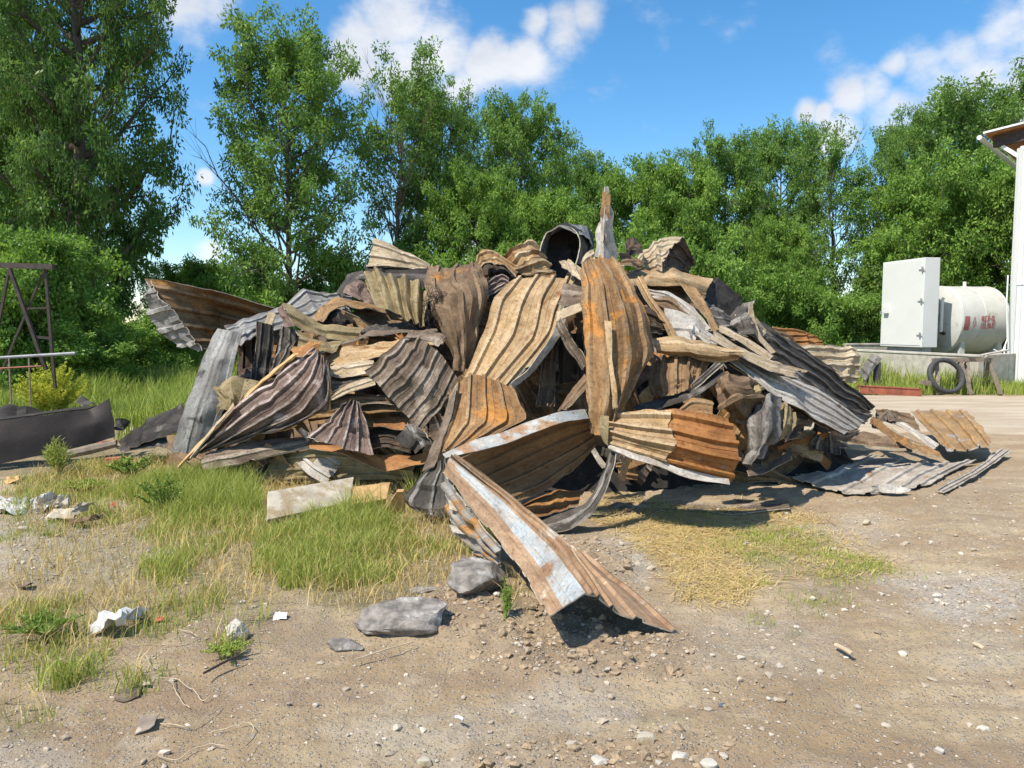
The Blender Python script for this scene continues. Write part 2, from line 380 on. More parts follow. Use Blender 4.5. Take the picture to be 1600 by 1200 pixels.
M['blade'] = leaf_mat('grass_blade', (.24, .33, .06), (.50, .50, .16), .3, .04)
M['blade_green'] = leaf_mat('grass_blade_green', (.24, .33, .06), (.44, .49, .14), .3, .05)
M['blade_dry'] = leaf_mat('grass_blade_dry', (.50, .36, .14), (.72, .56, .27), .2, .05)
M['weed'] = leaf_mat('weed_leaf', (.17, .26, .06), (.32, .40, .11), .3, .05)
M['yellowweed'] = leaf_mat('weed_yellow', (.42, .47, .07), (.66, .64, .13), .35, .03)

# ------------------------------------------------------------------ ground
def blobmask(px, py, L):
    m = np.zeros_like(px)
    for cx, cy, rx, ry, w in L:
        d = np.sqrt(((px - cx) / rx) ** 2 + ((py - cy) / ry) ** 2)
        m = np.maximum(m, w * (1 - sst(d, .55, 1.1)))
    return m
GRASS = [(480, 800, 230, 55, 1), (530, 870, 260, 85, .95), (680, 850, 120, 60, .85), (380, 880, 130, 70, .75), (250, 760, 110, 60, .9), (120, 745, 140, 44, .85), (330, 945, 120, 32, .6), (560, 930, 130, 42, .85), (180, 870, 210, 85, .6), (300, 800, 120, 50, .6),
         (50, 985, 130, 60, .85), (190, 960, 110, 50, .6), (60, 900, 90, 40, .45), (20, 1110, 60, 45, .5), (200, 1055, 28, 16, .8), (350, 1012, 45, 16, .5), (110, 1040, 60, 28, .5), (60, 800, 70, 14, .7), (200, 600, 220, 95, 1), (60, 680, 180, 60, 1), (30, 560, 200, 60, 1),
         (1180, 900, 90, 22, .25), (1210, 850, 110, 30, .55), (1310, 880, 70, 30, .6), (1280, 935, 50, 20, .35), (1190, 960, 25, 12, .5), (1240, 975, 22, 12, .6), (1050, 1110, 60, 12, .3), (1010, 1100, 22, 22, .4), (790, 930, 14, 30, .8), (1380, 1000, 20, 8, .2), (1300, 1105, 20, 8, .3), (1500, 595, 160, 32, 1), (1300, 560, 120, 40, 1), (340, 1190, 14, 14, .6), (1060, 800, 60, 20, .3)]
STRAWM = [(1080, 840, 130, 52, 1), (980, 810, 70, 30, .8), (1150, 800, 110, 22, .8), (1130, 900, 90, 35, 1), (1000, 830, 60, 34, .5), (1200, 830, 90, 40, .5), (1300, 860, 90, 50, .45), (420, 900, 380, 60, .4), (480, 990, 150, 25, .3), (820, 900, 30, 20, .2)]
CLODS = [(850, 1000, 190, 70, 1), (930, 900, 70, 60, .9), (1010, 1020, 120, 40, .9), (760, 960, 120, 55, .8), (950, 1170, 260, 50, .8), (1150, 1060, 110, 60, .4)]
GRAVEL = [(1530, 930, 110, 55, 1), (1450, 900, 90, 30, .7), (900, 1085, 120, 45, .6), (150, 870, 260, 45, .8), (70, 840, 140, 30, .9), (300, 810, 140, 40, .6), (980, 870, 60, 50, .8), (700, 1150, 200, 60, .5), (1200, 1000, 160, 60, .4), (40, 1170, 120, 40, .6), (1330, 830, 90, 30, .4), (1540, 1010, 80, 40, .4)]
DARKS = [(430, 985, 130, 34, 1), (330, 1000, 70, 30, .7), (930, 1010, 170, 40, .6), (1240, 1060, 120, 50, .35), (740, 950, 90, 40, .4), (1420, 720, 150, 40, .5), (1500, 790, 160, 50, .35), (880, 850, 60, 60, .5)]
def ground_masks(x, y):
    z = np.zeros_like(x); px, py = topx(x, y, z)
    wx = px + 30 * fbm(np.stack([x * 2.2, y * 2.2, z], -1), 3) ; wy = py + 16 * fbm(np.stack([x * 2.2, y * 2.2, z + 5], -1), 4)
    g = blobmask(wx, wy, GRASS); s = blobmask(wx, wy, STRAWM); c = blobmask(wx, wy, CLODS); gr = blobmask(wx, wy, GRAVEL); dk = blobmask(wx, wy, DARKS)
    far = sst(y, 18.5, 21) + sst(-x, 5.5, 8) * sst(y, 8, 10) + ((x > -7) & (x < 4.5) & (y > 12)) * 1.0
    behind = y < 2.0
    out = np.where(px < -60, .45, 0) * (y > 2) + np.where(behind, sst(fbm(np.stack([x * .4, y * .4, z], -1), 9), .1, .5) * .6, 0)
    g = np.clip(np.maximum(np.maximum(g * (~behind), far), out), 0, 1)
    for a in (s, c, gr, dk): a[behind] = .3
    return g, s, c, gr, dk
def gz(x, y, masks=None):
    x = np.asarray(x, float); y = np.asarray(y, float); z = np.zeros_like(x)
    p = np.stack([x, y, z], -1)
    if masks is None: masks = ground_masks(x, y)
    g, s, c, gr, dk = masks
    near = (1 - sst(y, 9.5, 11.5)) + .0
    h = .035 * fbm(p * .8, 11, 2) + .012 * fbm(p * 3.1, 12, 2)
    h = h + (.010 + .018 * c) * fbm(p * 11, 13, 2) + (.007 + .013 * c + .005 * gr) * np.maximum(fbm(p * 26, 14, 2), -.3)
    h = h + .03 * c
    return h * np.clip(near, .12, 1) - .01 - .025 * (1 - near)
def axis(lo, hi, a, b, step, grow):
    pts = list(np.arange(a, b + 1e-6, step)); s = step; q = pts[-1]
    while q < hi: s *= grow; q += s; pts.append(q)
    s = step; q = pts[0]; pre = []
    while q > lo: s *= grow; q -= s; pre.append(q)
    return np.array(pre[::-1] + pts)
gx = axis(-900, 900, -4.0, 4.2, .032, 1.08); gy = axis(-60, 1500, 2.5, 8.0, .030, 1.06)
GX, GY = np.meshgrid(gx, gy)
fx, fy = GX.ravel(), GY.ravel()
gm = ground_masks(fx, fy)
fz = gz(fx, fy, gm)
nx_, ny_ = len(gx), len(gy)
idx = np.arange(nx_ * ny_).reshape(ny_, nx_)
q = np.stack([idx[:-1, :-1], idx[:-1, 1:], idx[1:, 1:], idx[1:, :-1]], -1).reshape(-1, 4)
gmat, nd, lk, b = new_mat('yard_earth')
geo = N(nd, 'ShaderNodeNewGeometry'); pos = geo.outputs['Position']
def att(n):
    a = N(nd, 'ShaderNodeAttribute'); a.attribute_name = n; return a.outputs['Fac']
nA = nz(nd, lk, pos, 1.1, 8, .62); nB = nz(nd, lk, pos, 9, 8, .7); nC = nz(nd, lk, pos, 55, 6, .75); nD = nz(nd, lk, pos, 3.0, 7, .65, dist=.35)
c = mixrgb(nd, lk, rng(nd, lk, nA, .36, .62), (.52, .40, .245), (.39, .275, .155))
tmp = N(nd, 'ShaderNodeMapping'); tmp.inputs['Rotation'].default_value = (0, 0, -.55); tmp.inputs['Scale'].default_value = (.35, 2.4, 1); lk.new(pos, tmp.inputs[0])
nT = nz(nd, lk, tmp.outputs[0], 1.8, 6, .6)
c = mixrgb(nd, lk, rng(nd, lk, nT, .47, .62, 0, .7), c, (.34, .235, .145))
c = mixrgb(nd, lk, rng(nd, lk, nD, .50, .70, 0, .55), c, (.58, .475, .335))
c = mixrgb(nd, lk, mth(nd, lk, 'MULTIPLY', att('gravel'), rng(nd, lk, nB, .3, .6)), c, (.50, .45, .375))
c = mixrgb(nd, lk, mth(nd, lk, 'MULTIPLY', att('clod'), .55), c, (.36, .26, .165))
c = mixrgb(nd, lk, mth(nd, lk, 'MULTIPLY', att('dark'), rng(nd, lk, nD, .3, .6, .35, .85)), c, (.27, .195, .125))
c = mixrgb(nd, lk, mth(nd, lk, 'MULTIPLY', att('straw'), rng(nd, lk, nB, .35, .6, .1, .6)), c, (.50, .40, .23))
c = mixrgb(nd, lk, mth(nd, lk, 'MULTIPLY', att('grass'), rng(nd, lk, nB, .3, .6, .25, .85)), c, (.15, .15, .06))
yy = N(nd, 'ShaderNodeSeparateXYZ'); lk.new(pos, yy.inputs[0])
c = mixrgb(nd, lk, rng(nd, lk, yy.outputs['Y'], 17, 24), c, (.11, .16, .04))
vo = N(nd, 'ShaderNodeTexVoronoi', feature='F1'); vo.inputs['Scale'].default_value = 55; vo.inputs['Randomness'].default_value = 1; lk.new(pos, vo.inputs['Vector'])
vs = N(nd, 'ShaderNodeSeparateColor'); lk.new(vo.outputs['Color'], vs.inputs[0])
peb = mth(nd, lk, 'MULTIPLY', rng(nd, lk, vo.outputs['Distance'], .42, .30), rng(nd, lk, vs.outputs[0], .45, .5))
pc = mixrgb(nd, lk, vs.outputs[1], (.34, .29, .23), (.60, .54, .45))
c = mixrgb(nd, lk, mth(nd, lk, 'MULTIPLY', peb, .75), c, pc)
c = mixrgb(nd, lk, rng(nd, lk, nB, .52, .68, 0, .5), c, (.31, .22, .135))
c = mixrgb(nd, lk, rng(nd, lk, nC, .52, .68, 0, .65), c, (.22, .155, .095))
c = mixrgb(nd, lk, rng(nd, lk, nC, .40, .28, 0, .4), c, (.52, .45, .36))
lk.new(c, b.inputs['Base Color']); b.inputs['Roughness'].default_value = .95
h = mth(nd, lk, 'ADD', mth(nd, lk, 'MULTIPLY', peb, .9), mth(nd, lk, 'ADD', mth(nd, lk, 'MULTIPLY', nC, .9), nB))
bump(nd, lk, b, h, 1.0, .02)
gme = np_mesh('ground', np.stack([fx, fy, fz], -1), q, np.full(len(q), 4), [gmat], smooth=True)
for n, a in zip(('grass', 'straw', 'clod', 'gravel', 'dark'), gm): fattr(gme, n, a)
ground = link(bpy.data.objects.new('ground', gme)); tag(ground, 'pale brown stony yard earth with grassy patches', kind='structure')

# concrete road strip behind the heap
rmat, nd, lk, b = new_mat('road_concrete')
geo = N(nd, 'ShaderNodeNewGeometry'); mp = N(nd, 'ShaderNodeMapping'); mp.inputs['Scale'].default_value = (.35, 1.6, 1); lk.new(geo.outputs['Position'], mp.inputs[0])
n1 = nz(nd, lk, mp.outputs[0], 1.6, 8, .65); n2 = nz(nd, lk, geo.outputs['Position'], 30, 5, .7)
c = mixrgb(nd, lk, rng(nd, lk, n1, .4, .62), (.46, .38, .28), (.37, .29, .20)); c = mixrgb(nd, lk, rng(nd, lk, n2, .55, .7, 0, .5), c, (.24, .19, .14))
lk.new(c, b.inputs['Base Color']); b.inputs['Roughness'].default_value = .95; bump(nd, lk, b, n2, .4, .01)
rx = np.linspace(-6, 40, 240); rt = np.linspace(0, 1, 22)
vv = []
for t in rt:
    for x in rx:
        n = fbm(np.array([[x * .9, 3.0, 0]]), 5, 3)[0]; m = fbm(np.array([[x * 1.3, 9.0, 0]]), 6, 3)[0]
        y0 = 11.6 + .35 * n; y1 = 17.6 + .25 * m
        vv.append((x, y0 + (y1 - y0) * t, .012 - .075 * (t in (rt[0], rt[-1])) + .004 * math.sin(x * 1.1 + t * 5)))
ri = np.arange(240 * 22).reshape(22, 240); rq = np.stack([ri[:-1, :-1], ri[:-1, 1:], ri[1:, 1:], ri[1:, :-1]], -1).reshape(-1, 4)
road = link(bpy.data.objects.new('road', np_mesh('road', vv, rq, np.full(len(rq), 4), [rmat], smooth=True))); tag(road, 'dusty concrete track crossing behind the heap', kind='structure')

# ------------------------------------------------------------------ grass, straw, gravel
def blades(name, pts, hgt, wid, mat, lean=.35, rs=1, flat=False, two=True, dirs=None):
    r = np.random.RandomState(rs); n = len(pts)
    az = r.uniform(0, 2 * np.pi, n); wa = r.uniform(0, 2 * np.pi, n)
    ln = lean * r.uniform(.2, 1.2, n) * hgt
    d = np.stack([np.cos(az), np.sin(az)], -1); w = np.stack([np.cos(wa), np.sin(wa)], -1) * (wid / 2)[:, None]
    z = np.zeros(n)
    if flat:
        top = pts + np.concatenate([d * hgt[:, None], (r.uniform(0, .12, n) * hgt)[:, None]], -1); mid = (pts + top) / 2 + np.stack([r.normal(0, .07, n) * hgt, r.normal(0, .07, n) * hgt, .05 * hgt + .004], -1)
        w = np.stack([-np.sin(az), np.cos(az)], -1) * (wid / 2)[:, None]
    else:
        mid = pts + np.concatenate([d * (ln * .3)[:, None], (hgt * .55)[:, None]], -1); top = pts + np.concatenate([d * ln[:, None], (hgt * r.uniform(.8, 1, n))[:, None]], -1)
    w3 = np.concatenate([w, np.zeros((n, 1))], -1)
    if two:
        V = np.stack([pts - w3, pts + w3, mid + w3 * .8, mid - w3 * .8, top], 1).reshape(-1, 3); bi = np.arange(n)[:, None] * 5
        f = np.concatenate([bi + 0, bi + 1, bi + 2, bi + 3, bi + 3, bi + 2, bi + 4], 1); sizes = np.tile([4, 3], n)
    else:
        V = np.stack([pts - w3, pts + w3, top], 1).reshape(-1, 3); bi = np.arange(n)[:, None] * 3
        f = np.concatenate([bi, bi + 1, bi + 2], 1); sizes = np.full(n, 3)
    return np_mesh(name, V, f, sizes, [mat], smooth=False)
def scatter(n, x0, x1, y0, y1, mi, seed, power=1.0, tuft=None, thr=.02):
    r = np.random.RandomState(seed)
    if tuft:
        k = n // tuft; cx = r.uniform(x0, x1, k); cy = r.uniform(y0, y1, k); rad = r.uniform(.03, .12, k)
        x = (cx[:, None] + r.normal(0, 1, (k, tuft)) * rad[:, None]).ravel(); y = (cy[:, None] + r.normal(0, 1, (k, tuft)) * rad[:, None]).ravel()
        mk = ground_masks(cx, cy)[mi]; keep = np.repeat(r.uniform(0, 1, k) < np.maximum(mk - thr, 0) ** power, tuft)
    else:
        x = r.uniform(x0, x1, n); y = r.uniform(y0, y1, n); mk = ground_masks(x, y)[mi]; keep = r.uniform(0, 1, n) < np.maximum(mk - thr, 0) ** power
    x, y = x[keep], y[keep]
    return np.stack([x, y, gz(x, y) - .004], -1), r
def stuff(name, me, label, cat=None):
    return tag(link(bpy.data.objects.new(name, me)), label, cat or 'grass', kind='stuff')
p, r = scatter(215000, -5.2, .35, 3.0, 9.2, 0, 21, 1.3, tuft=22)
pn = fbm(p * 2.6, 35, 2); px_, py_ = topx(p[:, 0], p[:, 1], p[:, 2])
dense = 1 - sst(np.abs(py_ - 800), 30, 130); k = (pn > .34 - .75 * dense - .14 * (p[:, 0] > -2.2)) & ~((px_ > 405) & (px_ < 640) & (py_ > 738) & (py_ < 815)); p = p[k]
pp, qq = topx(p[:, 0], p[:, 1], p[:, 2]); tall = .05 + .10 * sst(fbm(p * 1.7, 31), -.1, .6) + .13 * (1 - sst(np.abs(qq - 780), 20, 75)) * sst(pp, 150, 300)
stuff('grass', blades('grass', p, tall * r.uniform(.35, 1.6, len(p)), r.uniform(.003, .0068, len(p)), M['blade'], .55, 2), 'green and yellowing meadow grass growing through gravel in front of the scrap heap')
p, r = scatter(42000, -5.0, .3, 3.0, 9.0, 0, 22, 1.2)
stuff('grass', blades('dry_grass', p, r.uniform(.05, .2, len(p)), r.uniform(.003, .006, len(p)), M['blade_dry'], .9, 3), 'dry blond stalks among the green grass in front of the heap')
p, r = scatter(90000, 0.6, 3.8, 4.0, 8.2, 0, 23, 1.4, tuft=26)
stuff('grass', blades('sparse_grass', p, r.uniform(.02, .07, len(p)), r.uniform(.003, .006, len(p)), M['blade'], .7, 4), 'short sparse grass tufts on the dry earth beside the straw')
p, r = scatter(48000, 0.1, 3.2, 4.2, 7.8, 1, 24, 1.4)
stuff('straw', blades('straw', p, r.uniform(.07, .26, len(p)), r.uniform(.003, .0065, len(p)), M['blade_dry'], .9, 5, flat=True), 'flattened golden straw lying on the earth in front of the heap', 'straw')
r = np.random.RandomState(8)
def field(n, x0, x1, y0, y1, h0, h1, w0, w1, mat, seed, cond=None, lean=.4, two=True):
    r = np.random.RandomState(seed); x = r.uniform(x0, x1, n); y = r.uniform(y0, y1, n)
    if cond is not None: k = cond(x, y); x, y = x[k], y[k]
    clump = sst(fbm(np.stack([x * .8, y * .8, x * 0], -1), seed), -.5, .6)
    hh = (h0 + (h1 - h0) * clump) * r.uniform(.6, 1.2, len(x))
    return blades('grass', np.stack([x, y, gz(x, y) - .01], -1), hh, r.uniform(w0, w1, len(x)), mat, lean, seed, two=two)
stuff('tall_grass', field(75000, -14, -3.2, 8.6, 19.5, .30, .72, .008, .02, M['blade_green'], 41, lambda x, y: (x < -3.4 - (y - 8.6) * .1) & (y > 10.3 + .3 * np.sin(x * 2)) & ~((x < -5.6) & (y < 12.4) & (x > -9.5))), 'tall lush green grass filling the ground behind the burnt beam')
stuff('tall_grass', field(40000, 6.2, 22, 18.0, 24, .32, .68, .010, .022, M['blade_green'], 42, lambda x, y: (y > 17.7 + .12 * np.sin(x * 3)) & (y < 19.6 + (x < 11) * 1.0)), 'long grass along the edge of the track around the tyre')
stuff('tall_grass', field(60000, -9, 12, 16, 33, .4, .9, .02, .05, M['blade'], 43, lambda x, y: (y > 18.6), two=False), 'rank grass on the bank beneath the trees behind the heap')
stuff('tall_grass', field(40000, -34, -8, 17, 36, .5, 1.0, .02, .05, M['blade_green'], 44, None, two=False), 'rank grass under the big trees beyond the steel frame')

def stones(name, n, x0, x1, y0, y1, smin, smax, seed, label, mat, mi=None, sub=1):
    r = np.random.RandomState(seed)
    x = r.uniform(x0, x1, n); y = r.uniform(y0, y1, n) if y1 - y0 < 1 else y0 + (y1 - y0) * r.uniform(0, 1, n) ** 1.15
    mk = ground_masks(x, y)
    keep = r.uniform(0, 1, n) < (.25 + .75 * np.maximum(mk[3], mk[2] * .8)) * (1 - .6 * mk[1]) * (1 - .35 * mk[0])
    x, y = x[keep], y[keep]; n = len(x)
    if sub:
        bm = bmesh.new(); bmesh.ops.create_icosphere(bm, subdivisions=sub, radius=1); bv = np.array([v.co[:] for v in bm.verts]); bf = np.array([[v.index for v in f.verts] for f in bm.faces]); bm.free()
    else: bv, bf = octa()
    s = smin * (smax / smin) ** (r.uniform(0, 1, n) ** 2.6)
    sc = np.stack([s * r.uniform(.8, 1.35, n), s * r.uniform(.7, 1.1, n), s * r.uniform(.4, .8, n)], -1)
    V = bv[None] * (1 + r.normal(0, .2, (n, len(bv), 1))) * sc[:, None]
    a = r.uniform(0, 6.28, n); ca, sa = np.cos(a)[:, None], np.sin(a)[:, None]
    V = np.stack([V[..., 0] * ca - V[..., 1] * sa, V[..., 0] * sa + V[..., 1] * ca, V[..., 2]], -1)
    V += np.stack([x, y, gz(x, y) + sc[:, 2] * .35], -1)[:, None]
    f = (bf[None] + (np.arange(n) * len(bv))[:, None, None]).reshape(-1, 3)
    return tag(link(bpy.data.objects.new(name, np_mesh(name, V.reshape(-1, 3), f, np.full(len(f), 3), [mat], smooth=False))), label, 'gravel', kind='stuff')
smat, nd, lk, b = new_mat('pebble')
g = N(nd, 'ShaderNodeNewGeometry'); cr = N(nd, 'ShaderNodeValToRGB'); lk.new(g.outputs['Random Per Island'], cr.inputs[0])
els = cr.color_ramp.elements; els[0].color = (.28, .225, .17, 1); els[1].color = (.64, .59, .50, 1)
for ps, cc in ((.3, (.42, .34, .25, 1)), (.6, (.43, .385, .32, 1)), (.85, (.52, .44, .34, 1))): e = els.new(ps); e.color = cc
c = mixrgb(nd, lk, rng(nd, lk, nz(nd, lk, g.outputs['Position'], 90, 4), .45, .7, 0, .5), cr.outputs[0], (.30, .23, .16)); lk.new(c, b.inputs['Base Color']); b.inputs['Roughness'].default_value = .9
def octa():
    return np.array([(1, 0, 0), (-1, 0, 0), (0, 1, 0), (0, -1, 0), (0, 0, 1), (0, 0, -1)], float), np.array([(0, 2, 4), (2, 1, 4), (1, 3, 4), (3, 0, 4), (2, 0, 5), (1, 2, 5), (3, 1, 5), (0, 3, 5)])
stones('gravel', 46000, -4.4, 5.6, 2.5, 8.8, .003, .012, 53, 'fine stone chips and crumbs covering the bare yard earth', smat, sub=0)
stones('gravel', 15000, -4.2, 5.2, 2.5, 8.5, .0035, .022, 51, 'loose gravel and pebbles strewn over the yard earth', smat)
smat2 = simple('clod_earth', (.40, .295, .185), .95, .3, 30, bmp=.9, bscale=90)
def clods():
    r = np.random.RandomState(5); n = 11000; x = r.uniform(-1.2, 2.4, n); y = r.uniform(2.5, 5.6, n); mk = ground_masks(x, y); k = r.uniform(0, 1, n) < mk[2] ** 1.5; return x[k], y[k]
cx_, cy_ = clods()
r = np.random.RandomState(6)
bm = bmesh.new(); bmesh.ops.create_icosphere(bm, subdivisions=1, radius=1); bv = np.array([v.co[:] for v in bm.verts]); bf = np.array([[v.index for v in f.verts] for f in bm.faces]); bm.free()
n = len(cx_); s = .004 + .024 * r.uniform(0, 1, n) ** 5
V = bv[None] * (1 + r.normal(0, .28, (n, len(bv), 1))) * (s[:, None, None] * np.array([1.1, 1, .75])) + np.stack([cx_, cy_, gz(cx_, cy_)], -1)[:, None]
f = (bf[None] + (np.arange(n) * len(bv))[:, None, None]).reshape(-1, 3)
tag(link(bpy.data.objects.new('dirt', np_mesh('dirt', V.reshape(-1, 3), f, np.full(len(f), 3), [smat2], smooth=False))), 'crumbly brown soil clods heaped around the end of the front sheet', 'dirt', kind='stuff')

# ------------------------------------------------------------------ trees
def leaf_quads(centers, counts, csize, lsz, rs, squash=.65, droop=.3, up=.6):
    r = np.random.RandomState(rs)
    ci = np.repeat(np.arange(len(centers)), counts); n = len(ci)
    cs = (csize * r.uniform(.6, 1.3, len(centers)))[ci]
    off = r.normal(0, 1, (n, 3)); off /= np.linalg.norm(off, axis=1)[:, None]; off *= (r.uniform(.15, 1, n) ** .5)[:, None]
    pos = centers[ci] + off * np.stack([cs, cs, cs * squash], -1)
    d = off * .8 + r.normal(0, .5, (n, 3)); d[:, 2] -= droop; d /= np.linalg.norm(d, axis=1)[:, None]
    nr = r.normal(0, .55, (n, 3)); nr[:, 2] += up; nr += off * .35
    sd = np.cross(d, nr); sd /= (np.linalg.norm(sd, axis=1) + 1e-9)[:, None]
    L = lsz[0] * r.uniform(.6, 1.25, n)[:, None]; W = lsz[1] * r.uniform(.7, 1.2, n)[:, None]
    V = np.stack([pos, pos + d * L * .45 + sd * W * .5, pos + d * L, pos + d * L * .45 - sd * W * .5], 1).reshape(-1, 3)
    return V, np.arange(n * 4).reshape(-1, 4)
def make_tree(seed, H, R, zb, nl, sub, per, csize, lsz, mat, tr=.16, env='ash', stems=1, dead=0, fill=0, rise=(.5, 1.0), droop=.3):
    rg = random.Random(seed); mb = MB(); cl = []
    def E(t):
        if env == 'ash': return .35 + .65 * math.sin(math.pi * min(1, t * .8 + .18)) ** .8 if t < .85 else .35 + .5 * (1 - t) / .15 * .5
        if env == 'slim': return .5 + .5 * math.sin(math.pi * (t * .7 + .2))
        return max(.25, math.sin(math.pi * (t * .88 + .06)) ** .55)
    for st in range(stems):
        a0 = rg.uniform(0, 6.28); off = Vector((math.cos(a0), math.sin(a0), 0)) * (R * .22 if stems > 1 else 0)
        tp = []
        Hs = H * rg.uniform(.9, 1) if stems > 1 else H
        for k in range(9):
            t = k / 8
            tp.append(Vector((off.x * (.2 + t * 1.6) + rg.uniform(-.02, .02) * H * t, off.y * (.2 + t * 1.6) + rg.uniform(-.02, .02) * H * t, Hs * .93 * t - .15)))
        mb.tube(tp, [tr * (1 - .93 * (k / 8)) ** .9 + .012 + (.35 * tr if k == 0 else 0) for k in range(9)], 8)
        def along(t):
            f = max(0, min(.999, t)) * 8; i = int(f); return tp[i].lerp(tp[i + 1], f - i)
        n_l = nl // stems
        for i in range(n_l):
            t = (i + rg.uniform(.1, .9)) / n_l; zt = (zb + (Hs * .95 - zb) * t) / (Hs * .93)
            o = along(zt * .93); az = i * 2.399 + rg.uniform(-.5, .5) + st * 2
            reach = R * E(t) * rg.uniform(.65, 1.12) * (.85 if stems > 1 else 1); up = rg.uniform(*rise)
            dr = Vector((math.cos(az), math.sin(az), 0)); lp = [o]
            for k in range(1, 6):
                s = k / 5; lp.append(o + dr * reach * s + Vector((rg.uniform(-.06, .06), rg.uniform(-.06, .06), 0)) * reach * s + Vector((0, 0, reach * up * s ** 1.35 + rg.uniform(-.03, .03) * reach)))
            r0 = tr * .42 * (1 - t * .6)
            mb.tube(lp, [r0 * (1 - .85 * k / 5) + .006 for k in range(6)], 5)
            isdead = rg.random() < dead
            for k in range(sub):
                s = .25 + .75 * (k + rg.random()) / sub; f = min(4.99, s * 5); ii = int(f); b0 = lp[ii].lerp(lp[ii + 1], f - ii)
                sd = (dr * rg.uniform(.1, 1) + dr.cross(Vector((0, 0, 1))) * rg.uniform(-1, 1) + Vector((0, 0, rg.uniform(-.15, .9)))).normalized()
                ln = reach * rg.uniform(.18, .42) + .25
                e = b0 + sd * ln; m_ = b0.lerp(e, .5) + Vector((rg.uniform(-1, 1), rg.uniform(-1, 1), rg.uniform(-.2, 1))) * ln * .08
                mb.tube([b0, m_, e], [r0 * .3 + .004, r0 * .18 + .004, .004], 3, cap=False)
                if not isdead: cl += [b0.lerp(e, .55), e]
                else:
                    for q_ in range(3): mb.tube([m_, m_ + (sd + Vector((rg.uniform(-.6, .6), rg.uniform(-.6, .6), .8))) * ln * .5], [.008, .004], 3, cap=False)
        for k in range(5): cl.append(along(.9 + .02 * k) + Vector((rg.uniform(-.2, .2), rg.uniform(-.2, .2), rg.uniform(0, H * .03))))
    for k in range(fill):
        t = rg.random(); a = rg.uniform(0, 6.28); rr_ = R * E(t) * rg.uniform(.3, 1.0); cl.append(Vector((math.cos(a) * rr_, math.sin(a) * rr_, zb + (H - zb) * t)))
    C = np.array([c[:] for c in cl]); cnt = np.random.RandomState(seed).poisson(per, len(C))
    V, fq = leaf_quads(C, cnt, csize, lsz, seed, droop=droop)
    crown = np_mesh('crown', V, fq, np.full(len(fq), 4), [mat], smooth=False)
    me = bpy.data.meshes.new('trunk'); me.from_pydata(mb.v, [], mb.f); me.materials.append(M['bark']); me.polygons.foreach_set('use_smooth', [True] * len(me.polygons)); me.update()
    return dict(crown=crown, trunk=me, H=max(H, C[:, 2].max() + csize * .5), R=R)
T = {}
T['big'] = make_tree(101, 16, 5.6, 1.6, 56, 8, 92, .55, (.22, .09), M['leaf_dark'], tr=.42, env='round', rise=(.15, .6), fill=150)
T['ash'] = make_tree(102, 12.5, 3.3, 1.8, 46, 7, 78, .42, (.19, .075), M['leaf_ash'], tr=.17, env='ash', rise=(.5, 1.2), dead=.02, fill=60)
T['slim'] = make_tree(103, 11.5, 2.3, 2.2, 38, 6, 60, .36, (.18, .07), M['leaf_ash'], tr=.12, env='slim', stems=2, dead=.25, rise=(.9, 1.9), fill=30)
T['round'] = make_tree(104, 9, 3.8, .5, 46, 7, 84, .42, (.20, .09), M['leaf_bright'], tr=.15, env='round', rise=(.2, .8), fill=80)
T['full'] = make_tree(105, 12, 3.8, 1.0, 52, 7, 86, .43, (.20, .085), M['leaf_ash'], tr=.18, env='round', rise=(.4, 1.0), fill=80)
T['bush'] = make_tree(106, 3.2, 1.9, .1, 24, 6, 75, .32, (.15, .07), M['leaf_bush'], tr=.05, env='round', stems=2, rise=(.2, .9), fill=90)
T['maple'] = make_tree(107, 5.2, 2.7, .3, 36, 7, 85, .40, (.15, .11), M['leaf_bush'], tr=.10, env='round', rise=(.2, .7), fill=110)
def tree(kind, px, Y, topy, hw, label, rot, name='ash_tree', cat='tree', group=None, basepx=None, H=None):
    p = T[kind]; X = (px - 800) / F * Y
    h = H or P(px, topy, Y).z; e = empty(name, (X, Y, -.05), rot, label=label, cat=cat, group=group)
    e.scale = (hw / F * Y / p['R'],) * 2 + (h / p['H'],)
    link(bpy.data.objects.new('trunk' if cat == 'tree' else 'stem', p['trunk']), e); link(bpy.data.objects.new('crown' if cat == 'tree' else 'foliage', p['crown']), e)
    return e
GT = 'trees standing in a row behind the yard'; GB = 'bushes growing under the row of trees'
